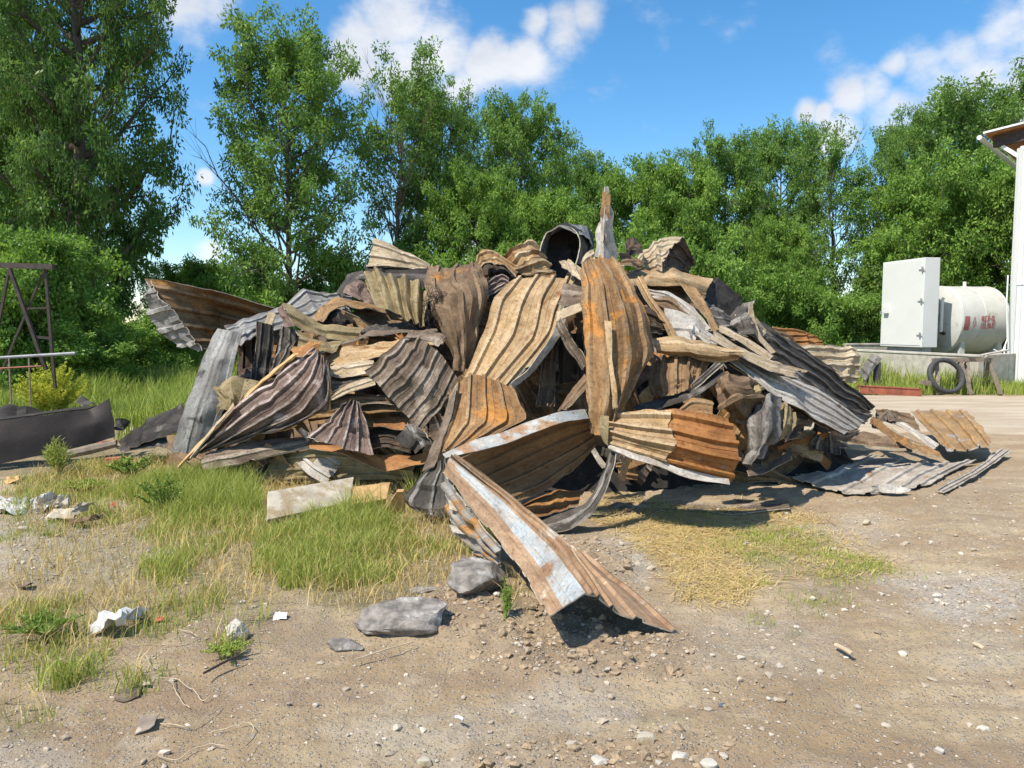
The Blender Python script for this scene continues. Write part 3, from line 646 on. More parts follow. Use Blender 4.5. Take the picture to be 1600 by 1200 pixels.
for a in [
    ('big', 138, 23, 0, 158, 'huge dark leafy tree with thick trunk towering behind the steel frame', 0.4, 'broadleaf_tree', 17.5),
    ('full', -60, 25, 0, 150, 'leafy tree at the very edge of the picture behind the huge dark tree', 1.2, 'ash_tree', 15.5),
    ('full', 60, 30, 25, 110, 'paler tree filling the gap just behind the huge dark tree', 2.2, 'ash_tree', None),
    ('ash', 455, 24, 10, 112, 'tall airy ash tree with a slender trunk, alone against blue sky', 0.0, 'ash_tree', None),
    ('slim', 606, 26, 66, 70, 'thin twin-stemmed ash tree with bare upper twigs', 0.6, 'ash_tree', None),
    ('ash', 690, 28, 112, 64, 'slender ash tree next to the twin-stemmed one', 2.5, 'ash_tree', None),
    ('full', 812, 29, 128, 84, 'bushy-topped ash tree rising above the middle of the heap', 3.9, 'ash_tree', None),
    ('full', 905, 34, 218, 62, 'medium tree between the bushy-topped ash and the spike of scrap', 4.6, 'ash_tree', None),
    ('round', 985, 33, 238, 80, 'low round tree directly behind the upright spike of scrap', 0.9, 'broadleaf_tree', None),
    ('round', 1062, 31, 238, 84, 'light green tree behind the curled pale sheet on the heap', 2.9, 'broadleaf_tree', None),
    ('full', 1130, 32, 190, 66, 'tree whose crown steps up beside the tallest middle tree', 5.1, 'ash_tree', None),
    ('full', 1212, 34, 170, 66, 'dark-crowned tall tree above the charred end of the heap', 1.7, 'ash_tree', None),
    ('slim', 1312, 30, 182, 62, 'thin gappy tree with two pointed tops and blue sky through its stem', 3.3, 'ash_tree', None),
    ('ash', 1400, 31, 165, 60, 'slender tree between the gappy tree and the cabinet', 4.1, 'ash_tree', None),
    ('full', 1500, 31, 108, 112, 'tallest broad tree behind the tank', 0.2, 'ash_tree', None),
    ('round', 1450, 27, 232, 105, 'bright yellow-green tree hanging over the tank', 5.6, 'broadleaf_tree', None),
    ('round', 1585, 26, 228, 90, 'yellow-green tree half hidden by the white shed', 1.4, 'broadleaf_tree', None),
    ('round', 285, 30, 408, 62, 'low light green tree just past the point of the boat-shaped sheet', 4.4, 'broadleaf_tree', None),
    ('round', 745, 26, 250, 80, 'low bright tree below the bushy-topped ash', 4.0, 'broadleaf_tree', None),
    ('round', 860, 27, 285, 85, 'low leafy tree just behind the black curled sheet', 2.0, 'broadleaf_tree', None),
    ('round', 1215, 28, 330, 60, 'lower leafy tree in front of the dark-crowned tall tree', 3.0, 'broadleaf_tree', None),
    ('round', 1400, 28, 330, 55, 'low leafy tree touching the cabinet', 0.7, 'broadleaf_tree', None),
]:
    tree(a[0], a[1], a[2], a[3], a[4], a[5], a[6], a[7], group=GT, H=a[8])
tree('maple', 50, 17.5, 345, 100, 'bright maple-like sapling behind the steel frame', .5, 'maple_tree', group=GT)
tree('maple', 330, 30, 398, 60, 'low round green tree in the sky gap between the two tall trees', 1.5, 'maple_tree', group=GT)
for a in [('bush', 420, 24, 408, 80, 'bush at the foot of the tall airy ash tree', .3), ('bush', 545, 25, 375, 70, 'bush between the airy ash and the twin-stemmed ash', 1.3), ('bush', 665, 25, 372, 80, 'bush showing over the corrugated top of the heap', 2.3),
          ('bush', 250, 21, 470, 75, 'low bush behind the boat-shaped sheet end of the heap', 3.3), ('bush', 150, 18, 500, 85, 'bush with broad leaves in deep shade under the huge tree', 4.3), ('bush', 0, 18.5, 480, 70, 'bush under the bar of the steel frame', 5.3),
          ('bush', 1265, 26, 420, 62, 'bush beyond the mesh fence, nearest the heap', .8), ('bush', 1340, 26, 440, 60, 'bush beyond the mesh fence next to the cabinet', 1.8), ('bush', 1185, 26, 400, 70, 'bush between the heap and the mesh fence', 2.8),
          ('bush', 1500, 27, 400, 70, 'bush right behind the tank', 4.9), ('bush', 1575, 25, 420, 60, 'bush squeezed between tank and white shed', 3.9), ('bush', 900, 25, 330, 95, 'bush behind the crest of the heap', 5.2), ('bush', 1060, 25, 345, 90, 'bush behind the curled pale sheet', 6.0)]:
    tree(*a, 'bush', 'bush', GB)

# ------------------------------------------------------------------ the scrap heap: every sheet its own object
def cr_w(n, m, linear, tt=None):
    """n control points, m samples -> weight matrix m x n (Catmull-Rom, or linear for folded sheets)"""
    W = np.zeros((m, n)); t = np.linspace(0, n - 1, m) if tt is None else np.asarray(tt) * (n - 1)
    for k, x in enumerate(t):
        i = min(int(x), n - 2); f = x - i
        if linear or n == 2: W[k, i] += 1 - f; W[k, i + 1] += f
        else:
            w = (-.5 * f + f * f - .5 * f ** 3, 1 - 2.5 * f * f + 1.5 * f ** 3, .5 * f + 2 * f * f - 1.5 * f ** 3, -.5 * f * f + .5 * f ** 3)
            for j, ww in zip((i - 1, i, i + 1, i + 2), w):
                if j < 0: W[k, 0] += 2 * ww; W[k, 1] -= ww
                elif j > n - 1: W[k, n - 1] += 2 * ww; W[k, n - 2] -= ww
                else: W[k, j] += ww
    return W
def facet(a, b, seed, cell):
    """creased plane: values on a skewed lattice, joined by flat triangles"""
    r = np.random.RandomState(seed % 99991); th = r.uniform(0, 3.1); x = (a * np.cos(th) + b * np.sin(th)) / cell; y = (-a * np.sin(th) + b * np.cos(th)) / (cell * r.uniform(1.1, 1.9)) + .35 * x
    i = np.floor(x); j = np.floor(y); f = x - i; g = y - j; z = i * 0
    H = lambda p, q: _hash(p, q, z, seed) * 2 - 1
    h00, h10, h01, h11 = H(i, j), H(i + 1, j), H(i, j + 1), H(i + 1, j + 1)
    return np.where(f + g < 1, h00 + (h10 - h00) * f + (h01 - h00) * g, h11 + (h01 - h11) * (1 - f) + (h10 - h11) * (1 - g))
NS = [0]
def sheet(label, rows, ribs, mat, amp=.028, crump=.022, cf=2.4, lin=False, linv=False, back='char', edge='edge', tear=.012, thick=.007, name=None, cat='metal sheet', group='burnt sheets of the scrap heap', world_pts=False, ribw=.34, parent=None, dent=1.0, wave=False, flip=False, bands=None, ribfrom=0.0):
    NS[0] += 1; seed = NS[0] * 17
    R = len(rows); Cn = max(len(r) for r in rows)
    K = np.zeros((R, Cn, 3))
    for i, rw in enumerate(rows):
        pts = [Vector(q) if world_pts else P(*q) for q in rw]
        a = np.array([p[:] for p in pts])
        if len(a) < Cn: a = cr_w(len(a), Cn, True) @ a
        K[i] = a
    Lu = np.linalg.norm(np.diff(K, axis=0), axis=2).sum(0).max(); Lv = np.linalg.norm(np.diff(K, axis=1), axis=2).sum(1).max()
    nu = int(np.clip(Lu / .036, 6, 60)); nv = int(np.clip(Lv / .032, 5, 52))
    vt = np.linspace(0, 1, nv)
    if ribs:
        st_ = np.array([0, .05, .2, .36, .41, .5, .59, .64, .8, .95]) if not wave else np.arange(10) / 10
        vt = np.array([(k + s) / ribs for k in range(int(ribs) + 1) for s in st_]); vt = np.append(vt[vt < .995], 1.0); nv = len(vt)
    Wu = cr_w(R, nu, True) * .55 + cr_w(R, nu, False) * .45 if not lin else cr_w(R, nu, True)
    Wv = cr_w(Cn, nv, True, vt) * .5 + cr_w(Cn, nv, False, vt) * .5 if not (linv or wave) else cr_w(Cn, nv, linv, vt)
    Pm = np.einsum('ai,bj,ijk->abk', Wu, Wv, K)
    def normals(Q):
        du = np.gradient(Q, axis=0); dv = np.gradient(Q, axis=1); n = np.cross(du, dv); return n / (np.linalg.norm(n, axis=2, keepdims=True) + 1e-9)
    n = normals(Pm); camv = np.array([0, 0, CAMZ]) - Pm
    if (n * camv).sum(2).mean() < 0: n = -n; sgn = -1
    else: sgn = 1
    if flip: n = -n; sgn = -sgn
    u = np.linspace(0, 1, nu)[:, None] * np.ones((1, nv)); v = vt[None] * np.ones((nu, 1))
    rib = np.zeros((nu, nv))
    if ribs:
        vv_ = v
        ph = (vv_ * ribs) % 1.0; d = np.abs(ph - .5)
        rib = (.5 + .5 * np.cos(2 * np.pi * (ph - .5))) if wave else 1 - np.clip((d - .09) / .05, 0, 1)
        if ribfrom: rib = rib * (v > ribfrom)
        # stiffening bead between the ribs
        bead = (np.minimum(ph, 1 - ph) < .02) * 1.0
        fade = 1 - .45 * sst(fbm(np.stack([u * 2.2, v * 2.2, v * 0 + seed + 3], -1), seed + 1), .0, .7) * dent
        Pm = Pm + n * ((rib * fade + bead * .14) * amp)[..., None]
    rs_ = np.random.RandomState(seed)
    for _ in range(rs_.randint(1, 4) if dent > .5 else 1):       # buckles where the sheet was folded by the grab
        u0 = rs_.uniform(.12, .88); k_ = rs_.uniform(-.5, .5); w_ = rs_.uniform(.05, .12); cc = np.abs(u - u0 - k_ * (v - .5)) / w_
        Pm = Pm + n * ((np.clip(1 - cc, 0, 1) * rs_.choice([-1, 1]) * min(Lu, Lv) * .05 * dent * min(1, crump / .015)))[..., None]
    if crump:
        q = Pm * cf + seed; cell = .55 / cf
        r1 = fbm(q, seed, 2); um, vm = u * Lu, v * Lv
        f1 = facet(um, vm, seed + 7, cell * 1.5); f2 = facet(um, vm, seed + 8, cell * .62); f3 = facet(um, vm, seed + 12, .11)
        Pm = Pm + n * ((r1 * .3 + f1 * 1.15 + .62 * f2 + .16 * f3) * crump)[..., None]
        off = np.stack([facet(um, vm, seed + 3, cell), facet(um, vm, seed + 4, cell), facet(um, vm, seed + 5, cell)], -1)
        Pm = Pm + off * crump * .6
    if tear:                                           # ragged cut edges
        du = np.gradient(Pm, axis=0); du /= np.linalg.norm(du, axis=2, keepdims=True) + 1e-9; dv = np.gradient(Pm, axis=1); dv /= np.linalg.norm(dv, axis=2, keepdims=True) + 1e-9
        for (s, row) in ((-1, 0), (1, nu - 1)):
            e = fbm(np.stack([v[row] * Lv * 6, v[row] * 0 + row, v[row] * 0 + seed], -1), seed + 9, 3); Pm[row] += du[row] * (e * tear * 1.5)[:, None]
        for col in (0, nv - 1):
            e = fbm(np.stack([u[:, col] * Lu * 4, u[:, col] * 0 + col, u[:, col] * 0 + seed], -1), seed + 11, 3); Pm[:, col] += dv[:, col] * (e * tear)[:, None]
    n2 = normals(Pm) * sgn
    A = Pm.reshape(-1, 3); B = (Pm - n2 * thick).reshape(-1, 3); m = nu * nv
    V = np.concatenate([A, B]); ii = np.arange(m).reshape(nu, nv)
    f = np.stack([ii[:-1, :-1], ii[:-1, 1:], ii[1:, 1:], ii[1:, :-1]], -1).reshape(-1, 4)
    if sgn < 0: f = f[:, ::-1]
    fb = f[:, ::-1] + m
    per = np.concatenate([ii[0, :-1], ii[:-1, -1], ii[-1, :0:-1], ii[:0:-1, 0]])
    nx = np.roll(per, -1); fe = np.stack([per, nx, nx + m, per + m], -1)
    if sgn > 0: fe = fe[:, ::-1]
    F4 = np.concatenate([f, fb, fe]); mi = np.concatenate([np.zeros(len(f)), np.ones(len(fb)), np.full(len(fe), 2)])
    uv = np.stack([(v * Lv).ravel(), (u * Lu).ravel()], -1); uv = np.concatenate([uv, uv + 13.0])
    org = A.mean(0); org[2] = A[:, 2].min()
    mats_ = [M[mat], M[back], M[edge]]
    for bi_, (va, vb, mm) in enumerate(bands or []):
        mats_.append(M[mm]); cv = (v[:-1, :-1] + v[1:, 1:]).ravel() / 2; mi[:len(f)][(cv > va) & (cv < vb)] = 3 + bi_
    me = np_mesh(name or 'sheet', V - org, F4, np.full(len(F4), 4), mats_, mi, smooth=True, uv=uv)
    fattr(me, 'rib', np.concatenate([rib.ravel(), rib.ravel()])); me.set_sharp_from_angle(angle=math.radians(20))
    o = bpy.data.objects.new(name or ('corrugated_sheet' if ribs else 'bent_sheet'), me); o.location = org
    link(o)
    if parent is not None: o.parent = parent; o.matrix_parent_inverse = Matrix.Translation(parent.location).inverted()
    else:
        tag(o, label, cat, group)
        if group == 'burnt sheets of the scrap heap': MAIN.append((A.mean(0), label))
    return o
MAIN = []
S = sheet

# dark inside of the heap: an added black core so the gaps read dark
hx = np.linspace(-3.7, 3.9, 130); hy = np.linspace(7.0, 11.6, 90); HX, HY = np.meshgrid(hx, hy)
px_s = [250, 300, 380, 450, 520, 600, 700, 800, 880, 950, 1050, 1100, 1180, 1250, 1340, 1400]; py_s = [760, 700, 590, 545, 505, 480, 465, 455, 455, 450, 465, 500, 560, 620, 690, 760]
zt = np.array([P(a, b, 8.9).z for a, b in zip(px_s, py_s)]); xt = np.array([P(a, b, 8.9).x for a, b in zip(px_s, py_s)])
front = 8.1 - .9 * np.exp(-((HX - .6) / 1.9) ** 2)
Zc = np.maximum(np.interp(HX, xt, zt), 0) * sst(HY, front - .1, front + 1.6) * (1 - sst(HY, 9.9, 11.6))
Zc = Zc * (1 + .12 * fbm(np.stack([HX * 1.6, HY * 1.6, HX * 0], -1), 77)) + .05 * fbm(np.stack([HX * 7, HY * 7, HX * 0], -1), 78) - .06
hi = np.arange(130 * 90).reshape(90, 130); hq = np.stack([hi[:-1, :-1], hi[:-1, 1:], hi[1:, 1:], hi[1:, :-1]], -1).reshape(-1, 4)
M['ash'] = simple('dark_gap_fill', (.030, .025, .021), .95, .5, 7, bmp=.8, bscale=22, dirt=(.085, .06, .042), dscale=5, dthr=.58)  # near-black colour stands in for the shade between the sheets
tag(link(bpy.data.objects.new('ash_heap', np_mesh('ash_heap', np.stack([HX, HY, Zc], -1).reshape(-1, 3), hq, np.full(len(hq), 4), [M['ash']], smooth=True))), 'black mound added in the core so the gaps of the heap read dark', 'debris', kind='stuff')
# --- grass end of the heap
boat = S('boat-shaped brown and orange ribbed sheet sticking out over the tall grass', [[(229, 437, 8.5), (252, 466, 8.4), (270, 495, 8.35), (290, 523, 8.35), (312, 546, 8.35)], [(330, 452, 8.95), (338, 478, 9.25), (343, 505, 9.3), (350, 527, 9.2), (358, 548, 8.8)], [(434, 483, 9.3), (440, 505, 9.5), (442, 528, 9.5), (442, 548, 9.3), (440, 562, 9.0)]], 4, 'rust', lin=True, back='grey', crump=.012, amp=.04, dent=.3)
S('grey outer face folded round', [[(234, 438, 8.45), (257, 466, 8.33), (276, 495, 8.28), (296, 523, 8.28), (318, 546, 8.28)], [(226, 448, 8.7), (230, 474, 8.75), (240, 502, 8.75), (264, 531, 8.65), (306, 549, 8.45)]], 4, 'grey', amp=.03, crump=.02, cf=4, name='folded_flap', parent=boat, back='rust')
S('smooth grey sheet bent down to the grass like a ramp', [[(342, 510, 8.15), (360, 516, 8.0), (379, 519, 8.05)], [(318, 560, 7.95), (342, 562, 7.8), (368, 560, 7.85)], [(289, 635, 7.85), (318, 638, 7.7), (350, 636, 7.75)], [(268, 705, 7.9), (300, 708, 7.8), (328, 700, 7.75)]], 1.6, 'grey', amp=.012, crump=.012, edge='darkedge', dent=.3)
S('grey ribbed arch running from the ramp-like sheet up to the crest', [[(350, 512, 8.5), (362, 521, 8.35), (376, 540, 8.2)], [(392, 495, 8.8), (400, 508, 8.6), (402, 522, 8.4)], [(428, 483, 9.1), (436, 496, 8.9), (444, 512, 8.6)], [(470, 472, 9.3), (476, 484, 9.1), (480, 500, 8.8)]], 2, 'grey', crump=.01)
S('grey-blue ribbed sheet with pointed top near the grass end of the crest', [[(443, 478, 9.2), (449, 486, 9.1), (458, 492, 8.95), (468, 503, 8.8)], [(474, 453, 9.4), (482, 465, 9.3), (489, 480, 9.1), (497, 498, 8.9)], [(512, 459, 9.5), (517, 466, 9.4), (521, 474, 9.2), (526, 488, 9.0)], [(548, 464, 9.6), (548, 470, 9.5), (550, 478, 9.3), (552, 488, 9.1)]], 3, 'grey', crump=.012)
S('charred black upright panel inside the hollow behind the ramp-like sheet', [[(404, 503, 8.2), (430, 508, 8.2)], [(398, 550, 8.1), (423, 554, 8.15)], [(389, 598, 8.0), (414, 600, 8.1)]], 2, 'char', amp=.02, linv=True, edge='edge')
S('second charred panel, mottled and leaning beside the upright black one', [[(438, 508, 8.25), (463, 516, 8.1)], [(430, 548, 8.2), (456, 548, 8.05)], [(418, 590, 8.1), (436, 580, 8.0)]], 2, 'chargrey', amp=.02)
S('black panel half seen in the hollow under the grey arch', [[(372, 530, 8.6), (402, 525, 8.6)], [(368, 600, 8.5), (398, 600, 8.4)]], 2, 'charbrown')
S('narrow pale brown post-like strip standing against the grey arch', [[(421, 488, 8.35), (432, 492, 8.3)], [(412, 508, 8.3), (424, 512, 8.25)]], 0, 'pale', crump=.01)
S('tan channel slanting down from the small pinkish peak', [[(440, 474, 8.2), (446, 490, 7.95), (457, 508, 7.9)], [(495, 502, 8.15), (498, 515, 8.0), (504, 527, 7.9)], [(566, 514, 8.2), (564, 522, 8.1), (545, 535, 7.95)]], 1, 'olive', amp=.03, crump=.012)
S('pinkish torn flap folded over at the end of the tan channel', [[(432, 484, 8.1), (440, 474, 8.1)], [(436, 496, 8.0), (447, 494, 7.9)], [(443, 511, 7.9), (459, 511, 7.85)]], 0, 'mauve', crump=.02)
S('tan and yellow strip below the slanting tan channel', [[(464, 515, 7.9), (470, 530, 7.8), (462, 545, 7.7)], [(500, 530, 7.9), (500, 538, 7.8), (492, 548, 7.65)], [(540, 538, 7.9), (530, 545, 7.8), (522, 550, 7.7)]], 1, 'olive', crump=.02)
S('ochre crumpled scrap on the tip of the fan-shaped sheet', [[(455, 548, 7.55), (466, 556, 7.4)], [(478, 538, 7.6), (486, 550, 7.4)], [(500, 534, 7.7), (498, 546, 7.5)]], 0, 'orange', crump=.035, cf=6, back='foamedge')
S('tan arched band curling over the black hollow', [[(486, 500, 8.55), (494, 502, 8.3), (505, 503, 8.2)], [(500, 482, 8.8), (508, 486, 8.5), (514, 490, 8.4)], [(524, 468, 9.0), (530, 473, 8.8), (538, 480, 8.6)], [(556, 469, 9.1), (560, 474, 8.9), (566, 482, 8.7)], [(598, 480, 9.1), (600, 484, 9.0), (602, 490, 8.8)]], 0, 'tan', crump=.014)
S('shiny black crumpled lump of sheet in the hollow under the tan band', [[(506, 492, 8.7), (505, 502, 8.55), (512, 508, 8.5)], [(530, 484, 8.7), (530, 496, 8.5), (535, 508, 8.4)], [(556, 492, 8.7), (556, 500, 8.55), (560, 512, 8.5)]], 0, 'char', crump=.05, cf=6, edge='darkedge')
S('dark folded scrap beside the end of the tan channel', [[(562, 520, 8.2), (570, 527, 8.1)], [(580, 510, 8.3), (600, 518, 8.15)], [(612, 508, 8.4), (640, 512, 8.3)]], 0, 'chargrey', crump=.03, cf=5)
S('long dark-edged lip arching above the orange drape', [[(535, 541, 7.85), (538, 536, 8.0)], [(575, 527, 7.9), (580, 520, 8.1)], [(625, 520, 7.9), (628, 516, 8.1)], [(684, 520, 7.8), (684, 515, 8.0)]], 0, 'greybrown', crump=.015)
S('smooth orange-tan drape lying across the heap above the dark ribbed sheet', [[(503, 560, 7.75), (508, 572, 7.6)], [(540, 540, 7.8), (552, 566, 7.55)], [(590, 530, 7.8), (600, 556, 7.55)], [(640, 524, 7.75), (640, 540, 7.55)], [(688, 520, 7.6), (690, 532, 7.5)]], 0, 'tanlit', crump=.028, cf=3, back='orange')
S('dark rusty strip in shade under the orange-tan drape', [[(545, 572, 7.7), (550, 585, 7.65)], [(590, 560, 7.7), (600, 576, 7.6)], [(628, 545, 7.7), (632, 560, 7.6)]], 0, 'orange', crump=.02)
S('mauve-brown fan-shaped sheet gathered to a point, orange edge', [[(290, 720, 7.62), (305, 712, 7.6), (322, 705, 7.6), (338, 697, 7.6)], [(364, 634, 7.5), (388, 652, 7.38), (415, 668, 7.3), (444, 672, 7.3)], [(418, 592, 7.5), (442, 616, 7.3), (468, 640, 7.2), (492, 652, 7.2)], [(462, 564, 7.5), (480, 580, 7.25), (499, 600, 7.15), (514, 640, 7.15)], [(488, 548, 7.5), (497, 550, 7.4), (507, 555, 7.3), (515, 566, 7.25)]], 5, 'mauve', amp=.035, crump=.022, edge='foamedge', thick=.02)
def strip(label, pts, w, t, mat, name='strip', cat='strip', group=None, cr=.006, up=(0, -.5, 1)):
    """solid strip with real thickness, slightly uneven"""
    p = [P(*q) for q in pts]; n = len(p); out = []
    Wm = cr_w(n, max(10, n * 5), False); A = Wm @ np.array([q[:] for q in p]); A = [Vector(a) for a in A]; v = []; f = []
    for i, a in enumerate(A):
        d = (A[min(i + 1, len(A) - 1)] - A[max(0, i - 1)]).normalized(); s = d.cross(Vector(up)).normalized(); u = s.cross(d)
        jw = w * (1 + .18 * math.sin(i * 1.7)) if cr else w
        for x, y in ((-1, -1), (1, -1), (1, 1), (-1, 1)):
            v.append(a + s * x * jw / 2 + u * y * t / 2 + Vector((random.uniform(-cr, cr), random.uniform(-cr, cr), random.uniform(-cr, cr))))
    for i in range(len(A) - 1):
        for k in range(4): f.append((i * 4 + k, i * 4 + (k + 1) % 4, (i + 1) * 4 + (k + 1) % 4, (i + 1) * 4 + k))
    f += [(3, 2, 1, 0), tuple(len(v) - 4 + k for k in range(4))]
    m = MB(); m.add(v, f); o = m.build(name, M[mat]); o.data.polygons.foreach_set('use_smooth', [False] * len(f)); tag(o, label, cat, group); return o
random.seed(3)
strip('orange foam strip along the upper rim of the fan-shaped sheet', [(463, 553, 7.5), (408, 598, 7.5), (345, 660, 7.52), (279, 730, 7.6)], .06, .02, 'foam', 'foam_strip', 'insulation strip')
strip('grey-green flat strip beside the orange foam strip', [(366, 632, 7.4), (330, 675, 7.45), (297, 716, 7.5)], .05, .012, 'pale', 'metal_strip', 'metal strip')
S('crumpled khaki bag-like sheet between ramp-like sheet and fan', [[(331, 610, 7.75), (332, 628, 7.65), (333, 648, 7.6)], [(350, 598, 7.75), (352, 618, 7.55), (356, 642, 7.5)], [(400, 596, 7.75), (388, 612, 7.6), (372, 636, 7.5)]], 0, 'olive', crump=.06, cf=4.5, back='charbrown')
S('long dark plank-like sheet with cream edge lying low in the grass', [[(318, 706, 7.55), (316, 722, 7.35), (318, 738, 7.3)], [(392, 690, 7.6), (394, 706, 7.4), (398, 718, 7.35)], [(482, 684, 7.65), (484, 690, 7.5), (484, 698, 7.4)]], 1, 'greybrown', crump=.012, amp=.015, edge='edge', thick=.02)
S('shaded ribbed panel standing in the grass under the small fan', [[(420, 712, 7.55), (420, 735, 7.5), (424, 756, 7.5)], [(500, 702, 7.4), (505, 728, 7.35), (510, 752, 7.35)], [(590, 716, 7.2), (592, 730, 7.2), (596, 748, 7.2)], [(650, 722, 7.0), (650, 735, 7.0), (650, 750, 7.05)]], 3, 'olive', amp=.018, crump=.015)
S('wavy lip with orange underside sagging below the small fan', [[(482, 688, 7.45), (486, 700, 7.25)], [(535, 694, 7.3), (540, 708, 7.15)], [(590, 706, 7.15), (600, 734, 7.0)], [(640, 712, 7.05), (655, 728, 6.9)], [(680, 700, 7.0), (672, 720, 6.85)]], 0, 'orange', crump=.02, edge='edge')
S('small grey-mauve fan of pleated sheet above the wavy lip', [[(541, 633, 7.1), (551, 627, 7.1), (562, 630, 7.1)], [(506, 661, 7.1), (540, 664, 6.95), (572, 668, 7.0)], [(474, 682, 7.1), (528, 698, 6.9), (582, 712, 6.9)]], 4.5, 'mauve', amp=.03, crump=.018)
S('torn grey shred hanging at the corner of the small pleated fan', [[(470, 667, 7.15), (480, 672, 7.05)], [(474, 680, 7.1), (486, 686, 7.0)], [(488, 684, 7.1), (500, 690, 7.0)]], 0, 'chargrey', crump=.03, cf=8)
S('pale grey sheet with a dark crease, upper of the stacked layers beside the fan', [[(512, 568, 7.5), (516, 588, 7.3)], [(545, 565, 7.5), (552, 590, 7.3)], [(584, 563, 7.45), (586, 580, 7.3)]], 1.5, 'pale', crump=.02, amp=.02)
S('grey layer in half shade below the pale creased sheet', [[(516, 592, 7.4), (518, 618, 7.2)], [(550, 592, 7.4), (556, 606, 7.2)], [(590, 588, 7.35), (580, 598, 7.2)]], 1.5, 'greybrown', crump=.02, amp=.02)
S('splintered pale strip pointing at the dark ribbed sheet', [[(512, 622, 7.2), (516, 626, 7.15)], [(545, 603, 7.2), (550, 612, 7.1)], [(582, 587, 7.15), (588, 600, 7.05)]], 1, 'pale', amp=.015, crump=.012)
S('orange-brown stacked layer, upper one under the splintered strip', [[(510, 624, 7.35), (515, 640, 7.2)], [(560, 616, 7.3), (562, 632, 7.15)], [(604, 618, 7.2), (612, 632, 7.05)]], 1, 'brown', crump=.015)
S('orange-brown stacked layer, middle one under the splintered strip', [[(560, 636, 7.3), (562, 647, 7.15)], [(590, 634, 7.25), (592, 645, 7.1)], [(618, 634, 7.15), (630, 644, 7.05)]], 0, 'rust', crump=.015, edge='foamedge')
S('orange-brown stacked layer, lowest one above the silver fold', [[(562, 652, 7.3), (566, 668, 7.15)], [(590, 650, 7.25), (594, 664, 7.1)], [(640, 650, 7.15), (628, 668, 7.0)]], 0, 'orange', crump=.015)
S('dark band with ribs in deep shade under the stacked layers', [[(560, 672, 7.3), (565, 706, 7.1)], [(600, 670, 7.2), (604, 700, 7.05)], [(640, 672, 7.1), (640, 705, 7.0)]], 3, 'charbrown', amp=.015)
S('short silvery folded sheet with dark stains below the dark ribbed sheet', [[(619, 683, 6.95), (637, 659, 6.95), (650, 664, 6.85)], [(636, 700, 6.9), (652, 680, 6.85), (664, 682, 6.75)], [(649, 710, 6.85), (664, 698, 6.8), (676, 700, 6.75)]], 1, 'chargrey', crump=.02, cf=5, linv=True)
S('big dark grey-brown ribbed sheet hanging slantwise across the heap', [[(573, 581, 7.1), (600, 612, 7.0), (630, 645, 6.95), (657, 675, 6.9)], [(606, 550, 7.2), (634, 580, 7.05), (662, 608, 6.98), (690, 636, 6.92)], [(640, 519, 7.35), (664, 534, 7.2), (690, 556, 7.1), (714, 588, 7.0)]], 6, 'greybrown', amp=.03, crump=.026, cf=3)
S('dark-rimmed corner folded on top of the big dark ribbed sheet', [[(634, 528, 7.25), (640, 518, 7.3)], [(655, 526, 7.2), (668, 515, 7.25)], [(690, 545, 7.1), (700, 530, 7.2)]], 0, 'greybrown', crump=.03, cf=5)

# --- crest
S('pale corrugated wedge on top of the crest, grass end', [[(585, 373, 9.3), (579, 395, 9.15), (573, 419, 9.0)], [(618, 384, 9.25), (614, 402, 9.1), (610, 419, 8.95)], [(648, 397, 9.2), (646, 408, 9.1), (644, 420, 8.95)], [(669, 414, 9.15), (668, 417, 9.05), (667, 421, 8.95)]], 2.5, 'pale', amp=.03, crump=.01, back='pale')
S('black slab added for the dark gap under the pale corrugated wedge', [[(570, 416, 9.05), (575, 442, 8.7)], [(620, 417, 9.0), (622, 444, 8.65)], [(670, 417, 8.95), (664, 448, 8.6)]], 1, 'char', amp=.012)  # black colour stands in for the shade of the gap here
S('dark grey slab leaning beside the black slab', [[(528, 457, 9.2), (533, 462, 9.0)], [(543, 428, 9.3), (556, 440, 9.0)], [(568, 421, 9.3), (576, 436, 9.0)]], 0, 'chargrey', crump=.02)
S('pinkish crumpled fold hanging from the dark grey slab', [[(556, 436, 8.75), (548, 448, 8.6), (542, 462, 8.55)], [(568, 438, 8.6), (560, 456, 8.45), (556, 470, 8.4)], [(574, 446, 8.55), (574, 464, 8.4), (572, 476, 8.35)], [(580, 458, 8.5), (588, 472, 8.35), (594, 480, 8.3)]], 0, 'mauve', crump=.055, cf=4.5)
S('khaki sheet with deep soft waves like a curtain below the black slab', [[(569, 440, 8.6), (584, 424, 8.6), (606, 434, 8.45), (630, 436, 8.4), (650, 444, 8.35), (667, 460, 8.3)], [(580, 458, 8.4), (596, 456, 8.3), (616, 464, 8.2), (634, 470, 8.15), (650, 474, 8.1), (666, 480, 8.1)], [(592, 478, 8.3), (608, 486, 8.15), (624, 494, 8.05), (640, 502, 8.0), (652, 508, 8.0), (661, 515, 8.0)]], 5.5, 'olive', amp=.085, crump=.012, wave=True, dent=.6)
S('brown sheet wrapped like a hood, orange rust on its top', [[(670, 416, 8.4), (700, 416, 8.4), (728, 413, 8.4), (746, 412, 8.4)], [(662, 436, 7.9), (690, 440, 7.75), (722, 428, 7.8), (752, 420, 8.0)], [(667, 462, 7.6), (700, 462, 7.4), (735, 452, 7.5), (763, 444, 7.8)], [(680, 495, 7.5), (708, 500, 7.25), (736, 498, 7.35), (760, 486, 7.65)], [(700, 540, 7.4), (716, 545, 7.15), (732, 545, 7.25), (746, 530, 7.5)], [(712, 574, 7.3), (717, 579, 7.1), (724, 580, 7.2), (732, 566, 7.4)]], 3, 'brown', amp=.03, crump=.018, cf=2.5, dent=.6)
